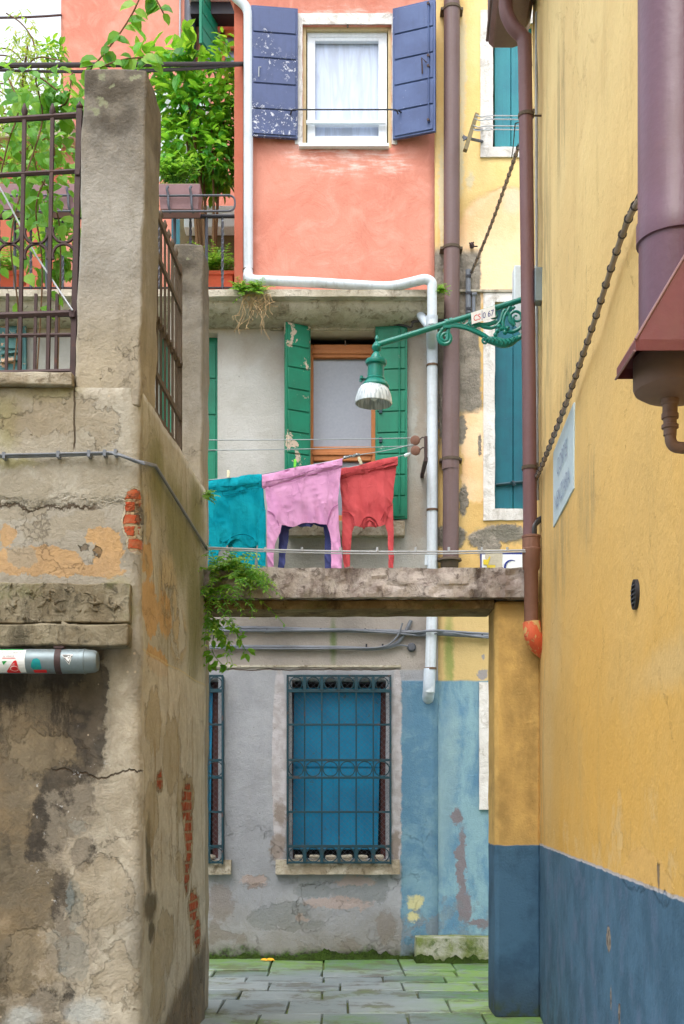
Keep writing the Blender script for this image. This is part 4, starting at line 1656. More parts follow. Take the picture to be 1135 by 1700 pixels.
b.cut(.1).rough(.008, 7)
b.build('coping', 'sill', crt, bevel=.008)
b = MB()
b.box(-4.6, wx(216, YF - .05), YF - .05, YF + .1, wz(1034, YF - .05), wz(968, YF - .05))
b.cut(.06).rough(.012, 7, 4, .005, 25)
fr_ = b.build('carved_frieze', 'carved', crt, bevel=.006)
b = MB()
RR = random.Random(5)
for i in range(46):
    px, py = RR.uniform(-30, 205), RR.uniform(977, 1026)
    a0 = RR.choice((90, 200, 150)) + RR.uniform(-40, 40)
    rr_ = RR.uniform(.015, .055)
    Yp = YF - .046
    b.tube(arc((wx(px, Yp), wz(py, Yp)), rr_, a0, a0 + RR.choice((-1, 1)) * RR.uniform(80, 170), 8, Yp), [.002 + RR.uniform(.006, .012) * math.sin(math.pi * (j + .5) / 9) for j in range(9)], 6)
b.rough(.014, 14)
b.build('carving', 'carved', fr_, smooth=60)
b = MB()
b.box(-4.6, wx(212, YF - .12), YF - .12, YF + .1, wz(1073, YF - .12), wz(1036, YF - .12))
b.cut(.09).rough(.010, 6, 6)
b.build('lintel', 'carved', crt, bevel=.01)

# ---------------------------------------------------------------- gateway
gate = thing('gateway', (.1, YG, 0), 'gateway of a rough stone beam resting on a yellow and blue painted pillar', 'gateway')
b = MB()
b.box(1.103, 1.445, YG, YG + .4, -.02, 3.008)
b.cut(.1).rough(.006, 5, 3)
b.build('pillar', 'yellow_pillar', gate, bevel=.03, smooth=50)
b = MB()
b.box(-1.003, 1.101, YG + .01, YG + .40, 2.950, 3.014)
b.cut(.08).rough(.008, 6, 2, .003, 25)
b.build('beam', 'lintel_beam', gate, bevel=.008)
b = MB()
b.box(-1.003, 1.35, YG - .07, YG + .42, 3.018, 3.236)
b.cut(.035)
for v in b.bm.verts:
    q = v.co.copy()
    kf = noise.noise(q * 7) * .5 + noise.noise(q * 15 + Vector((3, 1, 2))) * .4 + noise.noise(q * 34) * .25
    cell = noise.voronoi(q * Vector((9, 9, 14)).length / 18)[0][0]
    fac = noise.ridged_multi_fractal(q * 6.5, 1.0, 2.1, 4, .9, 2.0) - 1.1
    v.co.y += kf * .040 + (cell - .3) * -.06 - fac * .016
    v.co.z += kf * .016 if q.z < 3.1 else (kf * .022 - .01)
b.build('stone_beam', 'lintel_stone', gate, smooth=25)
b = MB()
for i in range(70):
    c = (R.uniform(-.95, 1.3), YG + R.uniform(-.05, .3), 3.225)
    s_ = R.uniform(.012, .038)
    q = [(0, -s_ * .5), (s_ * 1.2, -s_ * .2), (s_ * .9, s_ * .5), (0, s_ * .7)]
    b.lathe(q, c, 6, (R.uniform(-.3, .3), R.uniform(-.3, .3), 1))
b.rough(.012, 22)
tag(b.build('rubble', 'lintel_stone', gate, smooth=20), kind='stuff')

# ---------------------------------------------------------------- tall yellow wall
tall = thing('tall_yellow_building', (1.5, 4, 0), 'tall ochre yellow building side with a blue painted base', 'building')
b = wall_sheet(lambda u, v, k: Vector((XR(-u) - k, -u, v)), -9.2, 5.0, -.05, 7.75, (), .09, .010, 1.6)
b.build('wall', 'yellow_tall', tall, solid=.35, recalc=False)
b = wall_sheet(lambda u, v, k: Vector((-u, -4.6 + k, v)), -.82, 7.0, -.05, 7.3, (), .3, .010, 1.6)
b.build('unseen_shade_wall', 'yellow_tall', tall, solid=.35, recalc=False)  # added wall, out of view behind the camera, to shade the lower scene
b = MB()
ga = [(1.123, 8.0), (1.123, 7.44), (1.132, 7.40), (1.165, 7.37), (1.32, 7.37), (1.40, 7.40), (1.445, 7.52), (1.445, 8.0)]
b.prism([(xx, 9.3, zz) for xx, zz in ga], (-.0596 * 14, -14, 0))
gt = b.build('gutter', 'brown_pipe', tall, bevel=.01)
b = MB()
b.tube([(1.121, 9.3, 7.43), (1.121 - .0596 * 14, -4.7, 7.43)], .012, 6)
b.build('gutter_lip', 'brown_pipe', gt)

# ---------------------------------------------------------------- drainpipes
def clamp_ring(b, c, r, axis=(0, 0, 1), h=.016, wall=None):
    b.lathe([(r, -h), (r + .006, -h), (r + .006, h), (r, h)], c, 20, axis)
    if wall is not None:
        b.tube([c, wall], .007, 6)


Yw, Yf = D - .07, 11.37
wp = thing('white_drainpipe', W(717, 940, Yw), 'white plastic drainpipe crossing the cornice and dropping beside the brown pipe', 'drainpipe')
b = MB()
b.tube(bend([W(372, -22, Yw - .02), W(412, 14, Yw - .02), W(412, 452, Yw - .02), W(411, 463, 11.6)], .08), .047, 14)
b.build('upper_pipe', 'pvc', wp)
b = MB()
b.tube(bend([W(411, 458, 11.62), W(418, 465, 11.55), W(520, 469, 11.48), W(648, 477, 11.45), W(706, 463, Yf), W(717, 468, Yf), W(717, 540, Yf)], .12), .047, 14)
b.build('cross_pipe', 'pvc', wp)
b = MB()
b.tube(bend([W(717, 524, Yf), W(716.5, 545, Yf + .02), W(717, 575, Yw), W(717.5, 600, Yw)], .1), .054, 14)
lab(b.build('coupling', 'pvc_grey', wp), 'grey plastic offset coupling')
b = MB()
b.tube([W(717.5, 585, Yw), W(717, 1005, Yw), W(713, 1150, Yw), ], .052, 14)
b.build('lower_pipe', 'pvc', wp)
b = MB()
b.tube(bend([W(713, 1110, Yw), W(711.5, 1150, Yw), W(709, 1168, D + .1)], .1), .058, 14)
b.build('elbow', 'pvc_grey', wp)
b = MB()
b.tube(bend([W(693, 508, 11.6), W(698, 524, 11.6), W(712, 542, Yf + .05)], .05), .040, 12)
b.build('side_branch', 'pvc_grey', wp)
for (px, py, Y, r) in ((411.5, 449, Yw - .02, .047), (717.5, 607, Yw, .052), (717.5, 847, Yw, .052), (714.5, 1110, Yw, .053)):
    b = MB()
    clamp_ring(b, W(px, py, Y), r + .001, h=.010, wall=W(px, py, D))
    b.build('clamp', 'brass', wp)
b = MB()
b.tube([W(707, 938, Yw - .02), W(708, 920, Yw - .02)], .016, 8)
b.build('stub', 'pvc', wp)

bp = thing('brown_drainpipe', W(747, 940, D - .09), 'long straight brown drainpipe on the yellow house, with three clamps', 'drainpipe')
Yb = D - .10
b = MB()
b.tube([W(750, -30, Yb), W(749.5, 450, Yb), W(748, 930, Yb)], .078, 16)
b.build('pipe', 'brown_pipe', bp)
b = MB()
b.tube([W(749, 600, Yb), W(747.5, 780, Yb)], .084, 16)
b.build('sleeve', 'brown_pipe', bp)
for py in (15, 412, 763):
    b = MB()
    c = W(750 - py * .002, py, Yb)
    clamp_ring(b, c, .079 if py < 600 else .085, h=.014)
    for s_ in (-1, 1):
        b.box(c.x + s_ * .088 - .02, c.x + s_ * .088 + .02, Yb - .01, D, c.z - .012, c.z + .012)
    b.build('clamp', 'iron_brown', bp)
b = MB()
b.lathe([(.07, .0), (.085, .02), (.09, .07), (.12, .08), (.115, .10), (.09, .11)], W(746, 945, Yb), 16)
b.build('socket', 'iron_brown', bp)

YP = 8.58
rp = thing('corner_drainpipe', W(880, 1035, YP), 'reddish brown drainpipe at the tall yellow wall corner, ending in an orange elbow', 'drainpipe')
b = MB()
b.tube(bend([W(840, -60, YP), W(839, 22, YP), W(853, 48, YP), W(870, 62, YP), W(872, 110, YP)], .13), .050, 16)
b.build('swan_neck', 'red_pipe', rp)
b = MB()
b.tube([W(871, 60, YP), W(874, 320, YP), W(878, 640, YP), W(880, 905, YP)], .050, 16)
b.build('pipe', 'red_pipe', rp)
b = MB()
b.lathe([(.050, .0), (.050, .47), (.061, .49), (.064, .60), (.067, .61), (.067, .625), (.063, .63), (.063, .70), (.067, .705), (.067, .72), (.05, .725)], W(881.5, 1062, YP) + Vector((0, 0, .02)), 18)
b.build('wide_section', 'rusty_pipe', rp)
b = MB()
b.tube(bend([W(882, 1032, YP), W(884, 1056, YP), W(893, 1072, YP + .04), W(912, 1086, YP + .1)], .07, 7), [.064] * 2 + [.064] * 15 + [.062] * 1, 16)
lab(b.build('elbow', 'orange_pipe', rp), 'chipped orange elbow entering the wall')
b = MB()
b.tube(bend([W(885, 896, YP - .03), W(885, 868, YP - .03), W(905, 859, YP + .03)], .09, 7), .024, 12)
lab(b.build('inlet', 'black_pipe', rp), 'small black elbow joining from the wall')
for px, py in ((873, 192), (879, 777)):
    b = MB()
    c = W(px, py, YP)
    clamp_ring(b, c, .051, h=.012, wall=Vector((XR(YP) + .02, YP, c.z)))
    b.tube([c + Vector((.05, -.03, .0)), c + Vector((.05, -.03, .03))], .007, 6)
    b.build('clamp', 'iron_brown', rp)
b = MB()
b.tube([RWp(893, 20, .012), RWp(893.5, 400, .012), RWp(895, 830, .012)], .010, 6)
tag(b.build('corner_conduit', 'cable_white'), 'thin pale conduit running down the corner behind the reddish drainpipe', 'conduit')
b = MB()
c = RWp(899, 476, .02)
b.box(c.x - .035, c.x + .03, c.y - .05, c.y + .05, c.z - .12, c.z + .12)
tag(b.build('meter_cover', 'galv', bevel=.006), 'slim grey metal cover on the wall right behind the corner drainpipe', 'cover')

# ---------------------------------------------------------------- flue on the tall wall
Yq = 2.97
fa = wx(1125, Yq)
fl = thing('chimney_flue', (fa, Yq, wz(655, Yq)), 'large purple brown flue pipe with red pyramid hood on the tall yellow wall', 'flue')
b = MB()
r0 = .0945
b.lathe([(r0, wz(560, Yq)), (r0, wz(405, Yq)), (r0 + .006, wz(404, Yq)), (r0 + .006, wz(372, Yq)), (r0 + .002, wz(368, Yq)), (r0 + .002, wz(-200, Yq))], (fa, Yq, 0), 40)
b.build('pipe', 'flue', fl)
b = MB()
zb = wz(582, 2.80)
x0_, x1_, y0_, y1_ = .682, .682 + .30, 2.80, 2.993
rim = .026
pk_ = Vector((wx(1152, 2.86), 2.862, wz(398, 2.86)))
ring = [Vector((x0_, y0_, 0)), Vector((x1_, y0_, 0)), Vector((x1_, y1_, 0)), Vector((x0_, y1_, 0))]
lo_ = [b.bm.verts.new(p + Vector((0, 0, zb))) for p in ring]
hi_ = [b.bm.verts.new(p + Vector((0, 0, zb + rim))) for p in ring]
tp_ = [b.bm.verts.new((p + Vector((0, 0, zb + rim))).lerp(pk_, .97)) for p in ring]
for A, Bq in ((lo_, hi_), (hi_, tp_)):
    for i in range(4):
        b.face([A[i], A[(i + 1) % 4], Bq[(i + 1) % 4], Bq[i]])
b.face(tp_)
b.build('hood', 'flue_red', fl, bevel=.0025, solid=.003, smooth=0)
b = MB()
b.tube([Vector((x0_, y0_ - .001, zb + rim)), Vector((x0_, y0_ - .001, zb + rim)).lerp(pk_, .97)], .0035, 6)
b.tube([Vector((x0_ - .002, y0_, zb)), Vector((x0_ - .002, y1_, zb))], .003, 6)
b.build('folded_seam', 'mauve_box', fl)
b = MB()
zc = wz(645, Yq)
rc_ = .108
b.lathe([(0, -.028), (.045, -.026), (.085, -.018), (rc_ - .004, -.006), (rc_, .004), (rc_, .075), (.09, .08)], (fa, Yq, zc), 40)
b.build('condensate_cup', 'flue_cap', fl)
tx, tz = wx(1112, Yq), zc - .026
b = MB()
b.lathe([(.010, .004), (.022, .0), (.022, -.012), (.0185, -.016), (.0185, -.034), (.021, -.037), (.021, -.048), (.0165, -.05), (.0165, -.062), (.021, -.064), (.021, -.072), (.016, -.074), (.016, -.09)], (tx, Yq, tz), 16)
b.tube(bend([(tx, Yq, tz - .07), (tx + .002, Yq, tz - .118), (tx + .07, Yq, tz - .124), (XR(Yq), Yq, tz - .124)], .05, 8), .0145, 12)
b.build('drain_tube', 'flue_cap', fl)

# small louvred vent
c = RWp(1056, 987)
vt = thing('round_vent', c, 'small dark round louvred vent set in the tall yellow wall', 'vent')
b = MB()
b.lathe([(.0, .004), (.048, .004), (.05, .012), (.062, .012), (.062, -.01)], c, 24, (-1, .0596, 0))
b.build('ring', 'iron_black', vt)
for i in range(5):
    b = MB()
    zz = c.z - .036 + i * .018
    hw = math.sqrt(.048 ** 2 - (zz - c.z) ** 2)
    b.obox((c.x - .014, c.y - hw, zz), (0, 1, 0), (1, 0, .5), (0, 0, 1), hw * 2, .008, .005)
    b.build('louvre', 'iron_grey', vt)

# street name plate painted on white ground
Y0, Y1 = YRpx(954), YRpx(920)
zt, zb_ = wz(668, Y0), wz(811, Y0)
sg = thing('street_name_sign', (XR(Y0), (Y0 + Y1) / 2, zb_), 'white painted street name panel on the tall yellow wall below the lashed cable', 'sign')
b = MB()
b.hexa([(XR(Y0) - .008, Y0, zb_), (XR(Y1) - .008, Y1, zb_), (XR(Y1) + .01, Y1, zb_), (XR(Y0) + .01, Y0, zb_),
        (XR(Y0) - .008, Y0, zt), (XR(Y1) - .008, Y1, zt), (XR(Y1) + .01, Y1, zt), (XR(Y0) + .01, Y0, zt)])
b.build('panel', 'pale_sign', sg, bevel=.003)
for body, zf, sz in (('CORTE', .60, .15), ('NENZIARA', .20, .15)):
    b = MB()
    yc = (Y0 + Y1) / 2
    text_into(b, body, sz, lambda x, y: (XR(yc - x) - .0145, yc - x, zb_ + (zt - zb_) * zf + y * 1.0 - .03), space=1.0)
    b.build('lettering', 'faded_ink', sg, smooth=0, recalc=False)


# ---------------------------------------------------------------- lashed cables
def lashed(name, label, pts, r1, r2, gap, group):
    t = thing(name, pts[-1], label, 'cable', group)
    P = smooth_path(pts, 10)
    L = [0]
    for a, c in zip(P, P[1:]):
        L.append(L[-1] + (c - a).length)
    def at(s):
        s = max(0, min(L[-1] - 1e-6, s))
        for i in range(len(P) - 1):
            if L[i + 1] >= s:
                return P[i].lerp(P[i + 1], (s - L[i]) / (L[i + 1] - L[i]))
        return P[-1]
    b = MB()
    b.tube(P, r2, 8)
    b.build('sheathed_cable', 'cable_tube', t)
    n = int(L[-1] / gap)
    up = Vector((0, -.25, 1)).normalized()
    b = MB()
    m = n * 4
    b.tube([at(L[-1] * i / m) + up * (r2 + r1 * .6 + (abs(math.sin(math.pi * i / 4)) * r2 * .9)) for i in range(m + 1)], r1, 6)
    b.build('carrier_wire', 'cable_dark', t)
    b = MB()
    rings = MB()
    for i in range(n + 1):
        c = at(L[-1] * i / n)
        d = (at(L[-1] * i / n + .02) - at(L[-1] * i / n - .02)).normalized()
        rings.lathe([(r2 * 1.0, -.004), (r2 * 1.45, -.004), (r2 * 1.45, .004), (r2 * 1.0, .004)], c + up * r2 * .25, 10, d)
        if i % 3 == 0:
            rings.tube([c + up * r2, c + up * (r2 * 2.6) + d * .01], r1 * .8, 5)
    rings.bm.verts.index_update()
    build_each(rings, 'lashing_ring', 'cable_dark', t)
    return t


grp = 'lashed overhead cables'
lashed('lashed_cable', 'dark lashed cable climbing the tall yellow wall from corner drainpipe to flue',
       [RWp(1100, 310, .05), RWp(1058, 378, .05), RWp(1000, 545, .05), RWp(955, 668, .05), RWp(912, 770, .045), RWp(893, 800, .03)], .006, .013, .14, grp)
lashed('lashed_cable', 'dark lashed cable slung from the corner drainpipe to the cement patched yellow house',
       [W(860, 246, 8.75), W(838, 310, 9.7), W(812, 382, 10.8), W(783, 452, D - .05)], .006, .012, .16, grp)
b = MB()
b.tube([W(855, 205, 8.8), W(851, 250, 8.9), W(849, 262, 9.0)], .004, 5)
b.tube([W(855, 205, 8.8), W(866, 202, 8.8)], .004, 5)
tag(b.build('tie_wire', 'cable_dark'), 'thin dark tie wire hanging beside the corner drainpipe above the lashed cable', 'wire')
# conduits on the yellow facade under the cable
b = MB()
b.tube([W(777, 448, D - .03), W(777, 520, D - .03)], .026, 10)
cd = tag(b.build('wall_conduit', 'cable_grey'), 'grey conduit with dark clips under the end of the slung cable', 'conduit')
for py in (462, 490, 516):
    b = MB()
    b.box(wx(773, D), wx(781, D), D - .06, D, wz(py + 2, D), wz(py - 2, D))
    b.build('clip', 'iron_black', cd)
b = MB()
b.tube([W(786, 490, D - .03), W(786, 545, D - .03)], .018, 10)
b.tube([W(783, 489, D - .04), W(791, 488, D - .04)], .018, 8)
tag(b.build('wall_conduit', 'cable_grey'), 'short grey conduit stub with a bent cap beside the slung cable end', 'conduit')
b = MB()
b.tube([W(781, 409, D), W(792, 409, D - .08)], .007, 6)
b.lathe([(0, -.02), (.02, -.02), (.024, .01), (.015, .03), (0, .03)], W(783, 408, D - .03), 8)
b.tube([W(779, 403, D - .05), W(783, 408, D - .05), W(786, 402, D - .05)], .008, 6)
tag(b.build('wall_hook', 'iron_rust'), 'small rusty hook fixed in the peach plaster near the slung cable', 'hook')

# ---------------------------------------------------------------- street lamp on its bracket
YLm = 8.78
lp = thing('bracket_lamp', W(880, 540, YLm), 'green wall bracket lamp with scrollwork and ribbed glass shade hanging over the gateway', 'street lamp')
V2 = lambda px, py, dy=0.0: W(px, py, YLm + dy)
b = MB()
b.tube([V2(893, 489), V2(868, 497), V2(747, 535), V2(628, 572)], .0205, 14)
b.build('arm', 'lamp_green', lp)
b = MB()
for px, py in ((742, 536), (749, 534)):
    d = (V2(628, 572) - V2(868, 497)).normalized()
    b.lathe([(.020, -.012), (.027, -.012), (.027, .012), (.020, .012)], V2(px, py), 16, d)
b.tube([V2(745, 538), V2(742, 566)], .016, 8)
b.box(wx(735, YLm), wx(748, YLm), YLm - .024, YLm + .024, wz(546, YLm), wz(541, YLm))
b.build('collar', 'lamp_green', lp)
# lower arm with volute and leaf sheath
b = MB()
vol = []
cx_, cz_ = wx(739, YLm), wz(561, YLm)
for i in range(46):
    t = i / 45
    a = math.radians(95 + 760 * (1 - t) - 760 + 700)
    rr_ = .010 + .044 * t
    vol.append(Vector((cx_ + rr_ * math.cos(math.radians(700 * (1 - t) + 130)), YLm, cz_ + rr_ * math.sin(math.radians(700 * (1 - t) + 130)))))
b.tube(vol, [.010 + .006 * i / 45 for i in range(46)], 8)
lowpts = smooth_path([vol[-1], V2(735, 546), V2(750, 541), V2(775, 545), V2(800, 556), V2(816, 566), V2(835, 570), V2(852, 566), V2(868, 556), V2(884, 546)], 6)
b.tube(lowpts, [.013 + .006 * min(1, i / 30) for i in range(len(lowpts))], 10)
up_ = [p + Vector((0, -.012, .012)) for p in lowpts[6:32]]
b.tube(up_, .006, 6)
b.tube([p + Vector((0, -.014, -.010)) for p in lowpts[6:32]], .005, 6)
b.build('lower_arm', 'lamp_green', lp)
b = MB()
lf_ = smooth_path([V2(802, 563), V2(808, 564), V2(820, 566), V2(835, 570), V2(848, 568), V2(860, 560)], 6)
b.tube(lf_, [.004 + .030 * math.sin(math.pi * min(1, (i + 1) / (len(lf_)) * .85)) for i in range(len(lf_))], 12)
b.tube(arc((wx(805, YLm), wz(566, YLm)), .022, 20, 300, 10, YLm - .01), .008, 6)
for k in range(9):
    p = lf_[min(len(lf_) - 1, 3 + k * 3)]
    b.tube([p + Vector((-.02, -.03, .018)), p + Vector((.0, -.036, 0)), p + Vector((-.015, -.028, -.022))], .004, 5)
b.build('leaf_sheath', 'lamp_green', lp)


def scroll(b, c, r0, r1, a0, turns, th=(.005, .012), n=36, dy=0.0):
    pts, rr = [], []
    for i in range(n + 1):
        t = i / n
        a = math.radians(a0 + 360 * turns * t)
        r = r0 + (r1 - r0) * t
        pts.append(Vector((wx(c[0], YLm) + r * math.cos(a), YLm + dy, wz(c[1], YLm) + r * math.sin(a))))
        rr.append(th[0] + (th[1] - th[0]) * t)
    b.tube(pts, rr, 8)
    return pts


b = MB()
sc1 = scroll(b, (857, 527), .010, .058, 60, 1.55, (.006, .013))
b.tube(smooth_path([sc1[-1], V2(838, 515), V2(830, 534), V2(818, 544), V2(803, 543), V2(796, 538)], 8), .013, 8)
b.tube(smooth_path([V2(846, 510), V2(836, 528), V2(836, 545), V2(848, 551), V2(862, 545), V2(872, 530)], 8), .014, 8)
b.tube(smooth_path([V2(846, 508), V2(850, 512), V2(854, 509)], 6), .012, 8)
b.build('scroll', 'lamp_green', lp)
b = MB()
scroll(b, (820, 522), .008, .040, 200, -1.3, (.005, .012))
b.tube(smooth_path([V2(825, 533), V2(812, 538), V2(797, 539), V2(786, 535)], 8), .016, 8)
b.build('scroll', 'lamp_green', lp)
b = MB()
scroll(b, (783, 538), .006, .024, 20, -1.2, (.005, .010))
scroll(b, (769, 533), .005, .018, 160, 1.2, (.004, .009))
b.tube(smooth_path([V2(757, 539), V2(768, 541), V2(776, 537), V2(781, 528)], 8), .009, 8)
b.tube(smooth_path([V2(776, 542), V2(784, 545), V2(794, 541), V2(804, 540)], 8), .010, 8)
b.build('scroll', 'lamp_green', lp)
b = MB()
for px, py in ((825, 550), (832, 546), (838, 552), (828, 542), (822, 556), (842, 545)):
    b.lathe([(0, -.012), (.016, -.004), (.018, .004), (.008, .014), (0, .014)], V2(px, py, -.01), 8, (R.uniform(-.5, .5), -1, R.uniform(-.5, .5)))
b.build('flower_boss', 'lamp_green', lp)
b = MB()
b.prism([V2(p, q, -.028) for p, q in ((781.5, 519.5), (821, 507.5), (822, 526.5), (783, 538.5))], (0, -.004, 0))
pt = b.build('number_plate', 'paper', lp)
ux = (V2(821, 507.5) - V2(781.5, 519.5)).normalized()
uz = Vector((0, 0, 1))
o_ = V2(783, 538.5, -.0335)
for body, off, m_ in (('CS', .040, 'red_paint'), ('0 67', .125, 'blue_paint')):
    b = MB()
    text_into(b, body, .062, lambda x, y: o_ + ux * (off + x * .78) + uz * (y + .018), space=1.0)
    b.build('lettering', m_, pt, smooth=0, recalc=False)
b = MB()
b.tube([o_ + ux * .078 + uz * .006, o_ + ux * .078 + uz * .078], .0016, 5)
b.build('divider', 'blue_paint', pt)
# lamp head
hx = lambda px, py: (abs(px) * YLm / F, (640 - py) * YLm / F)
hc = V2(623, 640)
tilt = Vector((.03, 0, 1))
b = MB()
b.lathe([hx(0, 556), hx(2, 558), hx(3.5, 563), hx(2, 567), hx(5, 570), hx(8, 576), hx(7, 581), hx(4, 584), hx(6, 587), hx(8, 590), hx(9, 594), hx(17, 598), hx(18, 602), hx(17, 605), hx(13.5, 607), hx(14, 627), hx(16, 629), hx(15.5, 632), hx(20, 636), hx(23, 641), hx(22, 644), hx(0, 644)], hc, 28, tilt)
b.build('lamp_housing', 'lamp_green', lp)
b = MB()
b.lathe([(.03, -.008), (.0, -.008)], V2(603, 628), 8)
b.tube([V2(607, 629), V2(598, 628)], .008, 6)
b.tube([V2(600, 624), V2(599, 634)], .012, 6)
b.build('wing_screw', 'lamp_green', lp)
b = MB()
b.lathe([hx(21.5, 642), hx(25, 647), hx(28.5, 655), hx(30.5, 664), hx(30.8, 670), hx(29.8, 671), hx(29.4, 664), hx(27.5, 656), hx(24, 649), hx(18, 645)], V2(620.5, 640), 96, tilt, rib=.0009)
b.build('glass_shade', 'lamp_glass', lp, smooth=20)
b = MB()
b.lathe([(0, -.03), (.03, -.035), (.034, -.06), (.022, -.10), (0, -.115)], V2(621.5, 640), 16, tilt)
b.build('bulb', 'white_sheet', lp)
# white box by the bracket
b = MB()
b.prism([V2(853.5, 440, .10), V2(853.5, 520, .10), V2(867, 545, .10), V2(893, 545, .10), V2(893, 440, .10)], (0, .12, 0))
tag(b.build('junction_box', 'white_sheet', bevel=.008), 'white junction box behind the drainpipe where the lamp bracket meets the wall', 'box')

# ---------------------------------------------------------------- wires and cables on walls
def cable(name, label, runs, mat, clips=(), clipmat='iron_black', group=None, cat='cable'):
    t = thing(name, runs[0][0][0], label, cat, group)
    for pts, r in runs:
        b = MB()
        b.tube(pts, r, 8)
        b.build('cable', mat, t)
    for c in clips:
        b = MB()
        b.box(c[0] - .008, c[0] + .008, c[1] - .018, c[1] + .03, c[2] - .017, c[2] + .017)
        b.build('clip', clipmat, t)
    return t


Yc = D - .035
cable('wall_cables', 'bundle of grey cables running level under the stone beam across both houses',
      [(smooth_path([W(320, 1044, Yc), W(420, 1043, Yc), W(540, 1046, Yc), W(640, 1048, Yc), W(700, 1050, Yc), W(760, 1054, Yc), W(840, 1058, Yc)], 6), .020),
       (smooth_path([W(320, 1047, Yc - .02), W(470, 1047, Yc - .02), W(600, 1046, Yc - .02), W(680, 1050, Yc - .02), W(720, 1047, Yc - .12), W(770, 1050, Yc - .02), W(840, 1054, Yc)], 6), .013),
       (smooth_path([W(440, 1049, Yc - .02), W(540, 1045, Yc - .02), W(640, 1050, Yc - .03), W(700, 1055, Yc - .03), W(740, 1050, Yc - .10), W(800, 1058, Yc - .02), W(840, 1060, Yc)], 6), .009)],
      'cable_grey', [W(px, 1046 + max(0, px - 600) * .05, Yc) for px in (443, 532, 606, 624, 686, 716, 800)])
cable('wall_cables', 'lower pair of grey cables curving up to the stone beam beside a round socket',
      [(smooth_path([W(320, 1073, Yc), W(450, 1074, Yc), W(560, 1075, Yc), W(620, 1077, Yc), W(655, 1070, Yc), W(672, 1050, Yc), W(682, 1030, Yc)], 8), .018),
       (smooth_path([W(330, 1076, Yc - .02), W(480, 1077, Yc - .02), W(600, 1076, Yc - .02), W(640, 1072, Yc - .03), W(660, 1055, Yc - .04), W(668, 1034, Yc - .04)], 8), .008),
       (smooth_path([W(600, 1075, Yc - .01), W(640, 1076, Yc - .01), W(665, 1071, Yc), W(684, 1075, Yc)], 8), .007)],
      'cable_grey', [W(px, 1072, Yc) for px in (608, 635)])
b = MB()
b.lathe([(0, .05), (.03, .048), (.042, .035), (.044, 0)], W(683, 1075, D), 16, (0, -1, 0))
tag(b.build('round_socket', 'iron_grey'), 'small dark round junction socket at the end of the lower cables', 'socket')
cable('eave_cable', 'dark cable clipped along the wall just under the cornice of the grey house',
      [(smooth_path([W(-90, 537, Yc), W(100, 535, Yc), W(340, 536, Yc), W(500, 534, Yc), W(640, 535, Yc), W(672, 538, Yc), W(685, 532, Yc - .1), W(700, 532, Yc - .1), W(760, 533, D - .2)], 6), .016),
       (smooth_path([W(640, 537, Yc - .02), W(668, 540, Yc - .06), W(682, 543, Yc - .1), W(686, 535, Yc - .12), W(700, 533, Yc - .14)], 6), .010)],
      'cable_dark', [W(px, 536, Yc) for px in (-40, 20, 64, 106, 440, 478, 514, 586, 656)])
Ym = YF - .03
cable('wall_cables', 'pair of pale grey cables clipped across the courtyard wall and down its side',
      [([W(-120, 759, Ym), W(0, 758, Ym), W(95, 756, Ym), W(190, 752, Ym), W(226, 766, Ym), W(236, 768, Ym)] + [LWp(px, 770 + (px - 250) * 1.6, .02) for px in (252, 270, 290, 310, 330, 339)], .010),
       ([W(-120, 754, Ym - .012), W(0, 755, Ym - .012), W(95, 753, Ym - .012), W(180, 751, Ym - .012), W(222, 763, Ym - .012), W(238, 770, Ym - .012), LWp(252, 774, .02)], .006)],
      'cable_grey', [W(px, py, Ym) for px, py in ((7, 757), (97, 755), (148, 754), (174, 753), (192, 752))], 'cable_grey')
Yl = YG - .16
e0 = LWp(339, 907, .02)
cl = cable('span_cable', 'pale cable pair strung level above the gateway in front of the washing',
      [([e0] + sag(W(345, 909, Yl), W(880, 913, Yl), .02, 14), .0065), ([e0 + Vector((0, 0, -.01))] + sag(W(345, 911.5, Yl), W(880, 916, Yl), .025, 14), .0045)],
      'cable_white')
for px in (384, 440, 501, 565, 626, 690, 745, 800, 842):
    b = MB()
    b.tube([W(px, 908.5, Yl), W(px, 915, Yl)], .009, 6)
    b.build('tie', 'cable_white', cl)
cable('sky_cable', 'thick black cable strung past the top of the corner pillar to the salmon house',
      [(sag(W(-160, 110, 8.2), W(404, 106, D - .03), .0, 6), .020), (sag(W(-160, 107, 8.2), W(404, 108, D - .03), .06, 12), .010), (sag(W(-160, 113, 8.2), W(404, 107, D - .03), .04, 12), .008)], 'cable_dark')
b = MB()
b.tube(sag(W(-200, 18, 12), W(101, 25, YB), .05, 10), .014, 6)
tag(b.build('sky_wire', 'cable_dark'), 'thin dark wire crossing the open sky to the salmon back house', 'wire')
b = MB()
b.tube([W(-30, 260, YF + .25), W(10, 330, YF + .2), W(60, 425, YF + .12), W(120, 515, YF + .03)], .005, 6)
tag(b.build('slanting_cord', 'cable_white'), 'white cord slanting down behind the front iron grille', 'cord')

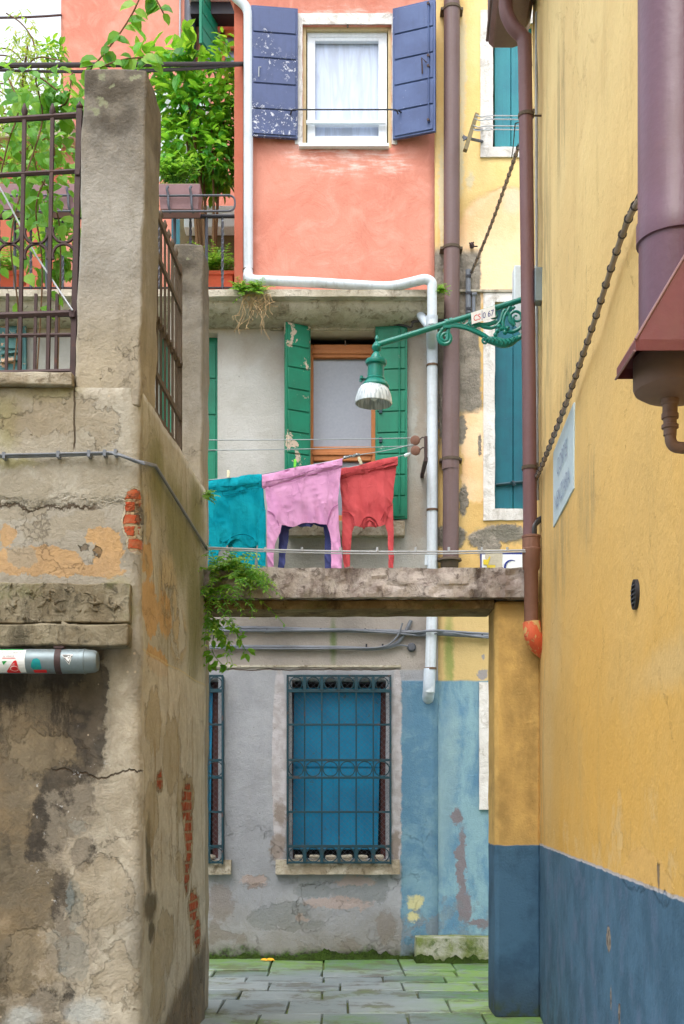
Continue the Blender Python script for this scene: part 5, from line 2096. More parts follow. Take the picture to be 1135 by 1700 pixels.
# ---------------------------------------------------------------- tube light with stickers
Yt, Zt, rt = YF - .14, wz(1098, YF - .14), .0645
tl = thing('tube_light', (wx(60, Yt), Yt, Zt - rt), 'grey metal tube light with stickers strapped under the carved stone lintel', 'light')
xe = wx(163, Yt)
b = MB()
b.lathe([(0, -1.6), (rt, -1.6), (rt, -.075), (rt + .003, -.074), (rt + .003, -.068), (rt - .001, -.066), (rt - .006, -.02), (rt - .014, -.003), (rt - .03, 0), (0, .002)], (xe, Yt, Zt), 40, (1, 0, 0))
b.build('casing', 'galv', tl)
b = MB()
xs = wx(99, Yt)
b.lathe([(rt + .001, -.016), (rt + .004, -.016), (rt + .004, .016), (rt + .001, .016)], (xs, Yt, Zt), 32, (1, 0, 0))
b.box(xs - .026, xs + .026, Yt - .03, Yt + .04, Zt + rt + .001, Zt + rt + .014)
b.build('strap', 'iron_rust', tl)


def on_tube(x, z, off):          # x in world metres, z as photo row offset round the casing
    a = max(-1.45, min(1.45, z / rt))
    return Vector((x, Yt - (rt + off) * math.cos(a), Zt + (rt + off) * math.sin(a)))


def curved(px0, px1, py0, py1, off, mat, name, shape=None, parent=None):
    b = MB()
    zz = lambda py: math.asin(max(-1, min(1, (1098 - py) / 20.2))) * rt
    if shape:
        # fill a small outline by a fan of thin strips
        P = [(wx(p, Yt), zz(q)) for p, q in shape]
        n = 6
        vs = [b.bm.verts.new((x, 0, z)) for x, z in P]
        b.face(vs)
        bmesh.ops.triangulate(b.bm, faces=b.bm.faces[:])
        bmesh.ops.subdivide_edges(b.bm, edges=b.bm.edges[:], cuts=5, use_grid_fill=True)
        for v in b.bm.verts:
            v.co = on_tube(v.co.x, v.co.z, off)
        for fc in b.bm.faces:
            if fc.normal.y > 0:
                fc.normal_flip()
    else:
        b.sheet(lambda u, v: on_tube(wx(px0 + (px1 - px0) * u, Yt), zz(py0) + (zz(py1) - zz(py0)) * v, off), 4, 10)
    return b.build(name, mat, parent or tl, smooth=0, recalc=False)


st1 = curved(-40, 46, 1081, 1117, .0012, 'paper', 'sticker')
lab(st1, 'white campaign sticker with a red triangle')
curved(-40, 41, 1079.5, 1081.5, .0014, 'green_paint', 'green_edge', parent=st1)
curved(0, 0, 0, 0, .0024, 'red_paint', 'red_triangle', [(15, 1117), (14, 1115), (28, 1099.5), (32, 1098.5), (33, 1100), (37, 1117)], parent=st1)
curved(0, 0, 0, 0, .0024, 'green_paint', 'green_triangle', [(9, 1100), (17, 1099.5), (10.5, 1106)], parent=st1)
curved(9, 31, 1094.6, 1095.6, .0024, 'red_paint', 'red_line', parent=st1)
zz_ = lambda py: math.asin(max(-1, min(1, (1098 - py) / 20.2))) * rt
for body, px, py, s_ in (('CON LA SOLIDARIETÀ', 16.5, 1087.6, .0165), ('SI VINCE', 19.5, 1093.4, .0165)):
    b = MB()
    text_into(b, body, s_, lambda x, y: on_tube(wx(px, Yt) + x * .86, zz_(py) + y, .0024), space=1.05)
    b.build('lettering', 'black_paint', st1, smooth=0, recalc=False)
b = MB()
b.tube([on_tube(wx(28 + 6.5 * math.cos(t), Yt), zz_(1111 - 3.6 * math.sin(t)), .003) for t in [2 * math.pi * j / 24 for j in range(24)]], .0009, 4, closed=True)
b.tube([on_tube(wx(p, Yt), zz_(q), .003) for p, q in ((20, 1113), (23, 1109), (28, 1107), (29, 1103), (24, 1107))], .0009, 4)
b.build('white_drawing', 'paper', st1)
st2 = curved(0, 0, 0, 0, .0012, 'cyan_paint', 'sticker', [(59, 1113), (55, 1109), (57, 1102), (60, 1096), (66, 1095), (71, 1098), (70, 1104), (73, 1110), (70, 1114)])
lab(st2, 'torn blue-green sticker over a red strip')
curved(59, 80, 1113, 1117, .0018, 'red_paint', 'red_strip', parent=st2)
st3 = curved(0, 0, 0, 0, .0012, 'paper', 'sticker', [(106, 1089), (125, 1088.5), (119, 1106)])
lab(st3, 'small triangular black and white sticker')
b = MB()
for q in (((108, 1090.2), (121, 1090.2), (118.5, 1095.0), (117, 1094.6)), ((110, 1092.6), (116.5, 1092.6)), ((111.5, 1094.8), (119, 1103)), ((118.5, 1101.5), (123.5, 1091.0))):
    b.tube([on_tube(wx(p, Yt), zz_(r_), .0022) for p, r_ in q], .0022, 4)
b.build('black_stripes', 'black_paint', st3)

# ---------------------------------------------------------------- iron grilles of the courtyard wall
Yg = YF + .07
gi = thing('iron_grille', (wx(60, Yg), Yg, 3.87), 'rusty iron grille with spiked bars and scrolls beside the tall corner pillar', 'grille')
G2 = lambda px, py, dy=0.0: W(px, py, Yg + dy)


def spike(b, p, r=.012, h=.075):
    b.lathe([(r * .8, 0), (r * 1.5, h * .3), (r * .9, h * .6), (0, h)], p, 8)


def bar(b, p, q, r, ry=None):
    """square bar from p up to q"""
    p, q = Vector(p), Vector(q)
    ry = ry or r
    b.hexa([p + Vector(v) for v in ((-r, -ry, 0), (r, -ry, 0), (r, ry, 0), (-r, ry, 0))] + [q + Vector(v) for v in ((-r, -ry, 0), (r, -ry, 0), (r, ry, 0), (-r, ry, 0))])


def one(parent, name, mat, fn, **kw):
    b = MB()
    fn(b)
    return b.build(name, mat, parent, **kw)


mains = [(40.5, 32, 195), (87, 79, 195)] + [(40.5 - 46.5 * k, 32 - 47 * k, 195) for k in range(1, 5)]
for tx_, bx_, ty in mains:
    def f(b):
        bar(b, G2(bx_, 624), G2(tx_, 193), .0105)
        spike(b, G2(tx_, 193), .013, .085)
    one(gi, 'bar', 'iron_rust', f, bevel=.002, seg=1)


def f(b):
    bar(b, G2(121, 626), G2(132, 182), .016)
    spike(b, G2(132, 182), .014, .05)
    b.box(wx(116, Yg), wx(126, Yg), Yg - .03, Yg + .03, wz(530, Yg), wz(517, Yg))
    b.box(wx(126, Yg), wx(134, Yg), Yg - .025, Yg + .025, wz(294, Yg), wz(284, Yg))


one(gi, 'post', 'iron_rust', f, bevel=.003)
for (ya, yb, r) in ((201, 191, .016), (292, 284, .013), (525, 520, .018), (620, 617, .016)):
    one(gi, 'rail', 'iron_rust', lambda b: b.tube([G2(-200, ya + (ya - yb) * 1.2), G2(122 + (625 - ya) * .02, yb)], r, 6), smooth=0)
one(gi, 'rail', 'iron_rust', lambda b: b.tube([G2(-200, 560), G2(121, 556)], .011, 6), smooth=0)
for px in (57, 92, 10, -20, -66):
    one(gi, 'thin_bar', 'iron_rust', lambda b: bar(b, G2(px, 628), G2(px + 2.5, 488 if px > 0 else 522), .008), bevel=.001, seg=1)
for k in range(5):
    cx_ = wx(60 - 46.5 * k + (2 if k else 0), Yg)
    rr_ = .063
    one(gi, 'scroll', 'iron_rust', lambda b: b.tube(arc((cx_, wz(386, Yg)), rr_, 160, 380, 14, Yg), .009, 6))
    one(gi, 'scroll', 'iron_rust', lambda b: b.tube(arc((cx_, wz(424, Yg)), rr_, -20, 200, 14, Yg), .009, 6))
cx_ = wx(106, Yg)
one(gi, 'scroll', 'iron_rust', lambda b: b.tube(arc((cx_, wz(384, Yg)), .062, 160, 380, 14, Yg), .009, 6))
one(gi, 'scroll', 'iron_rust', lambda b: b.tube(arc((cx_, wz(424, Yg)), .062, -20, 200, 14, Yg), .009, 6))
for k in range(8):
    one(gi, 'curl', 'iron_rust', lambda b: b.tube(arc((wx(112 - 16 * k, Yg), wz(631, Yg)), .02, 20, 160, 6, Yg), .006, 5))

# side grille along the alley
sgr = thing('iron_grille', (XL(7.4) - .05, 7.4, 3.8), 'brown iron grille seen at a slant on the side of the courtyard wall', 'grille')


def SG(Y, z, off=-.05): return Vector((XL(Y) + off, Y, z))


ya_, yb_ = 6.94, 7.94
for z0_, z1_, r in ((5.06, 5.045, .020), (4.82, 4.80, .016), (4.10, 4.08, .018), (3.86, 3.86, .014)):
    one(sgr, 'rail', 'iron_brown', lambda b: b.obox(SG(ya_ - .02, z0_ - r), (sdv.x, sdv.y, (z1_ - z0_)), (1, 0, 0), (0, 0, 1), yb_ - ya_ + .04, .016, r * 2))
for i in range(9):
    Yq = ya_ + (yb_ - ya_) * i / 8

    def f(b):
        r = .020 if i in (0, 8) else .011
        bar(b, SG(Yq, 3.80), SG(Yq, 5.10), .007 if r < .015 else .016, r)
        if 0 < i < 8:
            spike(b, SG(Yq, 5.10), .011, .07)
    one(sgr, 'post' if i in (0, 8) else 'bar', 'iron_brown', f, bevel=.002, seg=1)
for i in range(8):
    Yq = ya_ + (yb_ - ya_) * (i + .5) / 8
    for zc, a0, a1 in ((4.47, 200, 340), (4.40, 20, 160)):
        one(sgr, 'scroll', 'iron_brown', lambda b: b.tube([SG(Yq + .056 * math.cos(math.radians(a0 + (a1 - a0) * k / 10)), zc + .05 * math.sin(math.radians(a0 + (a1 - a0) * k / 10)), -.05) for k in range(11)], .013, 6))
    one(sgr, 'rosette', 'iron_brown', lambda b: b.lathe([(0, -.012), (.022, -.008), (.022, .008), (0, .012)], SG(ya_ + (yb_ - ya_) * (i + 1) / 8.2, 4.435, -.035), 8, (1, 0, 0)))

# ---------------------------------------------------------------- terrace railing, planters
Yr = 11.62
rl = thing('terrace_railing', (wx(200, Yr), Yr, 6.42), 'dark terrace railing with twisted balusters above the stone cornice', 'railing')
one(rl, 'top_rail', 'iron_black', lambda b: b.tube([W(-220, 363, Yr), W(389, 359, Yr)], .020, 8))
one(rl, 'lower_rail', 'iron_black', lambda b: b.tube([W(-220, 478, Yr), W(389, 478, Yr)], .010, 6))
for i in range(23):
    px = 369 - i * 26.5
    z0_, z1_ = 6.42, wz(361, Yr)

    def f(b):
        n_ = 18
        vs = []
        for k in range(n_ + 1):
            a = k / n_ * math.pi * 5 if i % 2 == 0 else 0
            c = Vector((wx(px, Yr), Yr, z0_ + (z1_ - z0_) * k / n_))
            vs.append([b.bm.verts.new(c + Vector((math.cos(a + j * math.pi / 2), math.sin(a + j * math.pi / 2), 0)) * .015) for j in range(4)])
        for A, Bq in zip(vs, vs[1:]):
            for j in range(4):
                b.face([A[j], A[(j + 1) % 4], Bq[(j + 1) % 4], Bq[j]])
    one(rl, 'baluster', 'iron_grey', f, smooth=0)


def planter(px0, px1, label, rack=None):
    Yp = 11.36
    t = thing('flower_box', W((px0 + px1) / 2, 350, Yp), label, 'planter', 'flower boxes on the terrace railing')
    b = MB()
    x0, x1, z0_, z1_ = wx(px0, Yp), wx(px1, Yp), wz(346, Yp), wz(305, Yp)
    b.hexa([(x0 + .02, Yp + .02, z0_), (x1 - .02, Yp + .02, z0_), (x1 - .02, Yp + .19, z0_), (x0 + .02, Yp + .19, z0_), (x0, Yp, z1_), (x1, Yp, z1_), (x1, Yp + .21, z1_), (x0, Yp + .21, z1_)])
    b.build('trough', 'mauve_box', t, bevel=.006)
    one(t, 'soil', 'joint', lambda b: b.box(x0 + .015, x1 - .015, Yp + .015, Yp + .195, z1_ + .001, z1_ + .012))
    b = MB()
    b.tube(bend([(x0 - .1, Yp - .02, wz(327, Yp)), (x1 + (rack or .1), Yp - .02, wz(326, Yp)), (x1 + (rack or .1), Yp - .02, wz(352, Yp)), (x0 - .1, Yp - .02, wz(353, Yp))], .07, 6), .010, 6)
    b.build('rack', 'iron_grey', t)
    n_ = max(2, int((x1 - x0) / .34))
    for i in range(n_):
        xx = x0 + .1 + (x1 - x0 - .18) * i / max(1, n_ - 1) if n_ > 1 else (x0 + x1) / 2
        b = MB()
        b.tube(smooth_path([(xx, Yp - .03, wz(312, Yp)), (xx - .01, Yp - .04, wz(317, Yp)), (xx, Yp - .03, wz(326, Yp)), (xx + .005, Yp - .03, wz(344, Yp)), (xx + .02, Yp - .0, wz(354, Yp))], 4), .012, 6)
        b.build('bracket', 'iron_grey', t)
    return t


planter(-130, 128, 'long mauve brown flower box on the railing behind the front iron grille')
planter(262, 332, 'mauve brown flower box on the railing under the leafy shrub', .33)
for px0, px1, lb_ in ((341, 387, 'terracotta trough on the terrace beside the salmon house'), (-40, 31, 'terracotta trough on the terrace behind the iron grille')):
    b = MB()
    Yq = 12.0
    x0, x1 = wx(px0, Yq), wx(px1, Yq)
    z1_ = wz(453, Yq)
    b.hexa([(x0 + .02, Yq, 6.42), (x1 - .02, Yq, 6.42), (x1 - .02, Yq + .2, 6.42), (x0 + .02, Yq + .2, 6.42), (x0, Yq - .02, z1_), (x1, Yq - .02, z1_), (x1, Yq + .22, z1_), (x0, Yq + .22, z1_)])
    b.box(x0 - .015, x1 + .015, Yq - .035, Yq + .235, z1_ - .03, z1_ + .012)
    tag(b.build('terracotta_trough', 'terracotta', bevel=.008), lb_, 'planter', 'terracotta troughs')
b = MB()
Yq = 12.4
b.lathe([(0, 0), (.10, 0), (.12, .2), (.125, .21), (.11, .21), (.10, .02)], (wx(108, Yq), Yq, 6.42), 20)
tag(b.build('metal_bucket', 'cable_grey'), 'blue-grey metal bucket on the terrace seen through the iron grille', 'bucket')
b = MB()
b.box(wx(307, 13.4), wx(396, 13.4), 13.3, 13.5, wz(384, 13.4), wz(348, 13.4))
b.rough(.01, 4)
tag(b.build('white_bench', 'white_sheet', bevel=.01), 'pale white bench panel at the back of the terrace beneath the shrub', 'bench')
b = MB()
b.box(wx(300, 13.6), wx(400, 13.6), 13.52, 13.6, 6.42, wz(350, 13.6))
tag(b.build('terrace_screen', 'wood_grey'), 'brown screen behind the white bench on the terrace', 'screen')

# white sheet hung behind the shrub
b = MB()
b.sheet(lambda u, v: Vector((wx(250 + 100 * u, 13.0), 13.0 + .05 * math.sin(u * 19) + .02 * noise.noise(Vector((u * 5, v * 3, 1))), wz(150 + 150 * v, 13.0))), 40, 20)
tag(b.build('hanging_sheet', 'white_sheet', solid=.004), 'white bed sheet hung out behind the leafy terrace shrub', 'sheet')


# ---------------------------------------------------------------- plants
def leafy(b, rnd, n, centre, rad, L, aspect=.55, out=.6, shell=.5, droop=.25, up=.35):
    c = Vector(centre)
    r = Vector(rad)
    for _ in range(n):
        v = Vector((rnd.gauss(0, 1), rnd.gauss(0, 1), rnd.gauss(0, 1))).normalized()
        k = (shell + (1 - shell) * rnd.random()) ** .8
        p = c + Vector((v.x * r.x, v.y * r.y, v.z * r.z)) * k
        d = (v * out + Vector((rnd.uniform(-1, 1), rnd.uniform(-1, 1), rnd.uniform(-.9, .6)))).normalized()
        u = Vector((rnd.uniform(-.5, .5), rnd.uniform(-.9, .1), 1))
        l = L * rnd.uniform(.6, 1.2)
        b.leaf(p, d, u, l, l * aspect * rnd.uniform(.85, 1.15), min(1, max(0, rnd.gauss(.45 + v.z * up, .22))), droop)


RP = random.Random(23)
Ys = 12.25
sb = thing('terrace_shrub', W(345, 470, Ys), 'tall leafy green shrub rising from the terrace behind the flower box', 'shrub')
b = MB()
tips = []
for k in range(7):
    base = Vector((wx(345 + RP.uniform(-6, 6), Ys), Ys + RP.uniform(-.05, .05), 6.42))
    tip = W(RP.uniform(285, 390), RP.uniform(95, 200), Ys + RP.uniform(-.3, .3))
    pts = smooth_path([base, base.lerp(tip, .45) + Vector((RP.uniform(-.08, .08), RP.uniform(-.1, .1), .1)), tip], 6)
    b.tube(pts, [.022 * (1 - .75 * i / (len(pts) - 1)) for i in range(len(pts))], 6)
    tips.append(tip)
b.build('stem', 'bark', sb)
b = MB()
for (px, py, rx, ry, n, L) in ((330, 250, 62, 50, 270, .14), (325, 180, 62, 45, 260, .15), (290, 150, 40, 40, 90, .20), (372, 180, 20, 90, 150, .12),
                               (285, 112, 52, 20, 60, .21), (330, 95, 40, 20, 46, .21), (375, 105, 16, 38, 50, .13), (255, 90, 34, 12, 22, .22), (365, 270, 26, 40, 130, .13), (280, 250, 22, 46, 80, .16), (392, 205, 14, 30, 40, .11), (340, 292, 46, 16, 90, .13), (300, 285, 34, 18, 60, .14)):
    leafy(b, RP, n, W(px, py, Ys), (rx * Ys / F, .38, ry * Ys / F), L, .5)
for tip in tips:
    for k in range(10):
        b.leaf(tip + Vector((RP.uniform(-.05, .05), RP.uniform(-.05, .05), -.05 * k)), (RP.uniform(-1, 1), RP.uniform(-1, .6), RP.uniform(-.2, .5)), (0, -.4, 1), .19, .09, RP.uniform(.6, 1), .3)
b.build('foliage', 'leaf_bright', sb, smooth=0, recalc=False)
# seedling in the flower box
b = MB()
for k in range(30):
    base = W(292 + RP.uniform(-20, 20), 303, 11.45)
    tip = base + Vector((RP.uniform(-.12, .12), RP.uniform(-.1, .08), RP.uniform(.08, .24)))
    b.tube([base, tip], .004, 5)
    for q in range(9):
        p = base.lerp(tip, .3 + .7 * q / 8)
        b.leaf(p, (RP.uniform(-1, 1), RP.uniform(-1, .5), RP.uniform(-.2, .6)), (0, -.4, 1), RP.uniform(.06, .11), .028, RP.uniform(.4, 1), .4)
tag(b.build('box_plant', 'leaf_vine', smooth=0, recalc=False), 'pale green bushy plant growing in the mauve flower box', 'plant')


def fern(b, rnd, base, n, L, d0, spread=.8, droop=.8, leaf=.05, pairs=9, asp=.45):
    for _ in range(n):
        d = (Vector(d0) + Vector((rnd.uniform(-1, 1), rnd.uniform(-1, 1), rnd.uniform(-.6, 1))) * spread).normalized()
        l = L * rnd.uniform(.5, 1.1)
        pts = []
        st = Vector(base) + Vector((rnd.uniform(-1, 1), rnd.uniform(-.5, .5), rnd.uniform(-.5, .5))) * L * .18
        for i in range(pairs + 1):
            t = i / pairs
            pts.append(st + d * l * t - Vector((0, 0, 1)) * droop * l * t * t * .6)
        b.tube(pts, .0022, 4, cap=False, var=.5)
        for i in range(1, pairs + 1):
            t = (pts[i] - pts[i - 1]).normalized()
            s_ = t.cross(Vector((rnd.uniform(-.3, .3), -.5, 1))).normalized()
            w_ = leaf * (1.15 - .55 * i / pairs) * rnd.uniform(.8, 1.2)
            for sg_ in (1, -1):
                b.leaf(pts[i], (t * .5 + s_ * sg_), (rnd.uniform(-.3, .3), -.6, 1), w_, w_ * asp, rnd.uniform(.2, 1), .3)


# plants in the terracotta troughs and behind the grille
for px, py, lb_ in ((362, 452, 'feathery green plant in the terracotta trough by the salmon house'), (8, 452, 'yellow green plant in the terracotta trough behind the grille')):
    b = MB()
    fern(b, RP, W(px, py, 12.08), 26, .55, (0, -.1, .9), .75, .7, .08, 8)
    tag(b.build('trough_plant', 'leaf_fern', smooth=0, recalc=False), lb_, 'plant', 'plants in terracotta troughs')
b = MB()
for (px, py, rx, ry, n) in ((70, 420, 34, 40, 70), (105, 400, 22, 56, 90), (60, 380, 50, 20, 40), (110, 350, 18, 30, 34)):
    leafy(b, RP, n, W(px, py, 12.5), (rx * 12.5 / F, .3, ry * 12.5 / F), .17, .5)
tag(b.build('terrace_bush', 'leaf_vine', smooth=0, recalc=False), 'broad leaved green bush on the terrace seen through the scrolls of the grille', 'shrub')

# climber on the front grille and the shoot over the pillar
vn = thing('climbing_vine', W(70, 620, 7.1), 'bright green climber with broad leaves trailing over the front iron grille', 'vine')
b = MB()
vines = [[(20, 640), (30, 520), (18, 400), (40, 300), (70, 200), (60, 130), (95, 150)], [(60, 640), (70, 450), (60, 340), (90, 260), (80, 190), (110, 170), (120, 120)],
         [(-40, 640), (-20, 400), (10, 250), (30, 180), (10, 120)], [(95, 640), (100, 400), (85, 330), (60, 280), (45, 200), (20, 160)]]
b2 = MB()
for vi, pts in enumerate(vines):
    Yv = 6.95 + .12 * vi
    P = smooth_path([W(px, py, Yv + .05 * math.sin(k * 2)) for k, (px, py) in enumerate(pts)], 10)
    b.tube(P, .005, 5)
    for k, p in enumerate(P):
        if k < 8 or p.z < 4.2:
            continue
        dens = 3 if p.z > 5.05 else 1
        for _ in range(dens):
            if RP.random() < (.9 if p.z > 4.9 else .5):
                l = RP.uniform(.05, .105)
                q = p + Vector((RP.uniform(-.14, .14), RP.uniform(-.1, .25), RP.uniform(-.08, .08)))
                b2.leaf(q, (RP.uniform(-1, 1), RP.uniform(-.7, .3), RP.uniform(-1, .4)), (RP.uniform(-.4, .4), -1, .8), l, l * .78, min(1, max(0, RP.gauss(.55, .25))), .35)
b.build('stem', 'bark', vn)
b2.build('foliage', 'leaf_vine', vn, smooth=0, recalc=False)

sh = thing('vine_shoot', W(160, 110, 7.4), 'long leafy vine shoot arching up beside the top of the corner pillar', 'vine')
b, b2 = MB(), MB()
for pts, Yv in (([(150, 116), (170, 92), (188, 70), (205, 46), (222, 18), (236, -14), (246, -40)], 7.4), ([(252, -40), (258, -6), (265, 10), (271, 22)], 7.4), ([(165, 112), (200, 100), (235, 96), (250, 104)], 7.3)):
    P = smooth_path([W(px, py, Yv) for px, py in pts], 6)
    b.tube(P, .005, 5)
    for k, p in enumerate(P):
        if k % 2 == 0 or RP.random() < .3:
            l = RP.uniform(.07, .125)
            b2.leaf(p, (RP.choice((-1, 1)) * RP.uniform(.3, 1), RP.uniform(-.4, .2), RP.uniform(-1, .1)), (RP.uniform(-.3, .3), -1, .5), l, l * .72, min(1, max(0, RP.gauss(.5, .25))), .3)
b.build('stem', 'bark', sh)
b2.build('foliage', 'leaf_vine', sh, smooth=0, recalc=False)

# pale feathery tree beyond
Yt2 = 13.4
ft = thing('feathery_tree', W(40, 420, Yt2), 'pale feathery tree against the white sky beyond the terrace', 'tree')
b = MB()
b.tube(smooth_path([W(30, 430, Yt2), W(38, 300, Yt2), W(34, 180, Yt2), W(46, 70, Yt2)], 6), [.05 - .0022 * i for i in range(19)], 7)
for k in range(14):
    py = RP.uniform(80, 280)
    s_ = RP.choice((-1, 1))
    b.tube(smooth_path([W(38, py + 20, Yt2), W(38 + s_ * 25, py, Yt2 + RP.uniform(-.2, .2)), W(38 + s_ * RP.uniform(40, 75), py - RP.uniform(-6, 24), Yt2 + RP.uniform(-.4, .4))], 5), .008, 5)
b.tube(smooth_path([W(10, 22, Yt2), W(34, 38, Yt2), W(52, 62, Yt2), W(60, 90, Yt2)], 6), .008, 5)
b.build('trunk', 'bark', ft)
b = MB()
for (px, py, rx, ry, n) in ((40, 110, 26, 46, 300), (30, 170, 60, 50, 420), (60, 240, 60, 50, 260), (5, 240, 50, 60, 260), (95, 130, 26, 30, 120), (50, 60, 12, 22, 60), (-60, 180, 50, 70, 200)):
    leafy(b, RP, n, W(px, py, Yt2), (rx * Yt2 / F, .6, ry * Yt2 / F), .085, .34, .4, .2)
b.build('crown', 'leaf_pale', ft, smooth=0, recalc=False)
b = MB()
leafy(b, RP, 130, W(90, 92, 14.6), (20 * 14.6 / F, .3, 18 * 14.6 / F), .1, .5)
leafy(b, RP, 220, W(50, 300, 14.2), (90 * 14.2 / F, .3, 60 * 14.2 / F), .15, .55)
tag(b.build('hedge_bush', 'leaf_bright', smooth=0, recalc=False), 'dark green bush at the corner of the salmon back house', 'shrub')

# ferns and weeds on the walls
b = MB()
fern(b, RP, W(372, 948, 8.62), 36, .36, (.5, -.5, .3), .9, .8, .045, 8)
fern(b, RP, W(352, 975, 8.66), 26, .42, (.5, -.5, -.1), .9, .9, .045, 8)
fern(b, RP, W(408, 960, 8.60), 26, .28, (.3, -.6, .3), .9, .9, .04, 8)
fern(b, RP, W(348, 1030, 8.68), 8, .28, (.45, -.3, -.4), .6, .9, .055, 6, .6)
b.tube(smooth_path([W(344, 1000, 8.66), W(356, 1040, 8.62), W(352, 1080, 8.62), W(372, 1108, 8.6)], 6), .003, 5)
b.tube(smooth_path([W(350, 1010, 8.66), W(380, 1035, 8.6), W(398, 1062, 8.6), W(408, 1080, 8.6)], 6), .003, 5)
for px, py in ((352, 1085), (360, 1096), (372, 1108), (378, 1072), (398, 1062), (408, 1082), (350, 1060), (386, 1050), (366, 1050), (346, 1100)):
    for k in range(4):
        b.leaf(W(px + RP.uniform(-6, 6), py + RP.uniform(-6, 6), 8.6), (RP.uniform(-1, 1), RP.uniform(-.6, .2), RP.uniform(-1, .4)), (0, -1, .6), .065, .034, RP.uniform(.1, .7), .3)
tag(b.build('wall_fern', 'leaf_fern', smooth=0, recalc=False), 'bright green fern tumbling over the stone beam at the rear pillar', 'fern')
b = MB()
fern(b, RP, LWp(333, 823, .03), 16, .10, (.8, -.4, .1), .9, .5, .025, 6)
tag(b.build('wall_weed', 'leaf_fern', smooth=0, recalc=False), 'small dark weed tuft rooted high on the courtyard wall edge above the span cable', 'weed')
fr2 = thing('cornice_fern', W(418, 482, 11.45), 'green fern with dry hanging roots on the cornice under the white drainpipe', 'fern')
b = MB()
fern(b, RP, W(402, 484, 11.42), 26, .2, (-.1, -.3, .5), 1, .7, .045, 7)
fern(b, RP, W(428, 483, 11.42), 24, .2, (.2, -.3, .5), 1, .7, .045, 7)
b.build('fronds', 'leaf_fern', fr2, smooth=0, recalc=False)
b = MB()
for k in range(34):
    p = W(RP.uniform(405, 450), 488, 11.40)
    pts = [p]
    for j in range(5):
        pts.append(pts[-1] + Vector((RP.uniform(-.07, .06), RP.uniform(-.03, .015), -RP.uniform(.02, .12) * (1.0 if k < 14 else .45))))
    b.tube(smooth_path(pts, 3), .0026, 4, cap=False)
b.build('dry_roots', 'dry_root', fr2)
b = MB()
fern(b, RP, W(731, 486, 11.45), 26, .13, (.3, -.3, .6), .9, .7, .035, 6)
tag(b.build('gutter_weed', 'leaf_fern', smooth=0, recalc=False), 'small green weed on the cornice end between white and brown drainpipes', 'weed')
b = MB()
b.leaf((wx(441, 11.6), 11.6, .012), (1, .1, .05), (0, -.2, 1), .09, .075, .5, .1)
b.leaf((wx(443, 11.6), 11.58, .014), (-.8, .3, .1), (0, -.2, 1), .07, .06, .5, .1)
simple('fallen_leaf', (240, 170, 30), .6)
tag(b.build('fallen_leaf', 'fallen_leaf', smooth=0, recalc=False), 'yellow fallen leaf on the mossy paving by the grey house', 'leaf')

# ---------------------------------------------------------------- drying rack under the upper teal shutters
Yk = D - .42
dr = thing('drying_rack', W(772, 250, D), 'small wooden drying rack with white lines below the upper teal shutters', 'drying rack')
b = MB()
a_, c_ = W(772, 250, Yk - .1), W(791, 190, Yk + .1)
b.tube([a_, c_], .026, 4)
b.build('wooden_bar', 'wood_grey', dr, smooth=0)
b = MB()
b.tube([W(769, 228, Yk - .05), W(801, 235, D)], .014, 6)
b.prism([W(769, 223, Yk - .06), W(776, 229, Yk - .06), W(769, 233, Yk - .06)], (0, .02, 0))
b.tube([W(783, 215, Yk), W(801, 215, D)], .010, 6)
b.build('bracket', 'iron_grey', dr)
for px, py in ((790, 191), (788, 197), (785, 208), (783, 214)):
    b = MB()
    b.tube(smooth_path([W(px, py, Yk), W(px + 10, py + 3, Yk), W(816, py + 1, Yk), W(900, py + 2, Yk)], 5), .005, 6)
    b.build('line', 'cable_white', dr)
for py in (197, 214):
    b = MB()
    b.tube(arc((wx(811, Yk), wz(py, Yk)), .03, 0, 360, 14, Yk, .012), .005, 5)
    b.build('loop', 'cable_white', dr)

# ---------------------------------------------------------------- clotheslines and washing
Yc_ = 11.28
ln = thing('clothesline', W(706, 770, D), 'clotheslines running from two rusty pulleys on a bracket by the white drainpipe', 'clothesline')
b = MB()
b.box(wx(703, 11.3), wx(709, 11.3), 11.22, D, wz(770, 11.3), wz(763, 11.3))
b.box(wx(703.5, 11.3), wx(708.5, 11.3), 11.22, 11.27, wz(763, 11.3), wz(728, 11.3))
b.build('bracket', 'iron_rust', ln, bevel=.003)
for px, py in ((689, 731), (689.5, 748)):
    b = MB()
    b.lathe([(0, -.02), (.030, -.02), (.044, -.014), (.036, 0), (.044, .014), (.030, .02), (0, .02)], W(px, py, Yc_), 20, (.35, 1, .2))
    pl_ = b.build('pulley', 'rusty_pipe', ln)
    b = MB()
    b.tube(smooth_path([W(px, py, Yc_), W(px + 8, py - 2, Yc_), W(px + 12, py - 5, Yc_), W(705, py - 4, 11.26)], 5), .006, 6)
    b.build('hook', 'iron_rust', pl_)
lineA = smooth_path([W(250, 812, Yc_), W(338, 798, Yc_), W(434, 787, Yc_), W(568, 762, Yc_), W(585, 757, Yc_), W(640, 748, Yc_), W(688, 737, Yc_)], 6)
lineB = smooth_path([W(250, 826, Yc_ + .1), W(470, 797, Yc_ + .1), W(565, 779, Yc_ + .1), W(660, 758, Yc_ + .1), W(690, 751, Yc_ + .02)], 6)
for P in (lineA, lineB, sag(W(250, 730, Yc_), W(688, 727, Yc_), .01), sag(W(250, 747, Yc_ + .1), W(690, 740, Yc_ + .02), .015)):
    b = MB()
    b.tube(P, .0042, 6)
    b.build('line', 'wire', ln)
b = MB()
for k in range(7):
    b.lathe([(0, -.012), (.014, -.008), (.016, .006), (0, .012)], W(572 + k * 4, 759.5 - k * .8, Yc_), 6, (R.uniform(-1, 1), R.uniform(-1, 1), 1))
b.rough(.006, 40)
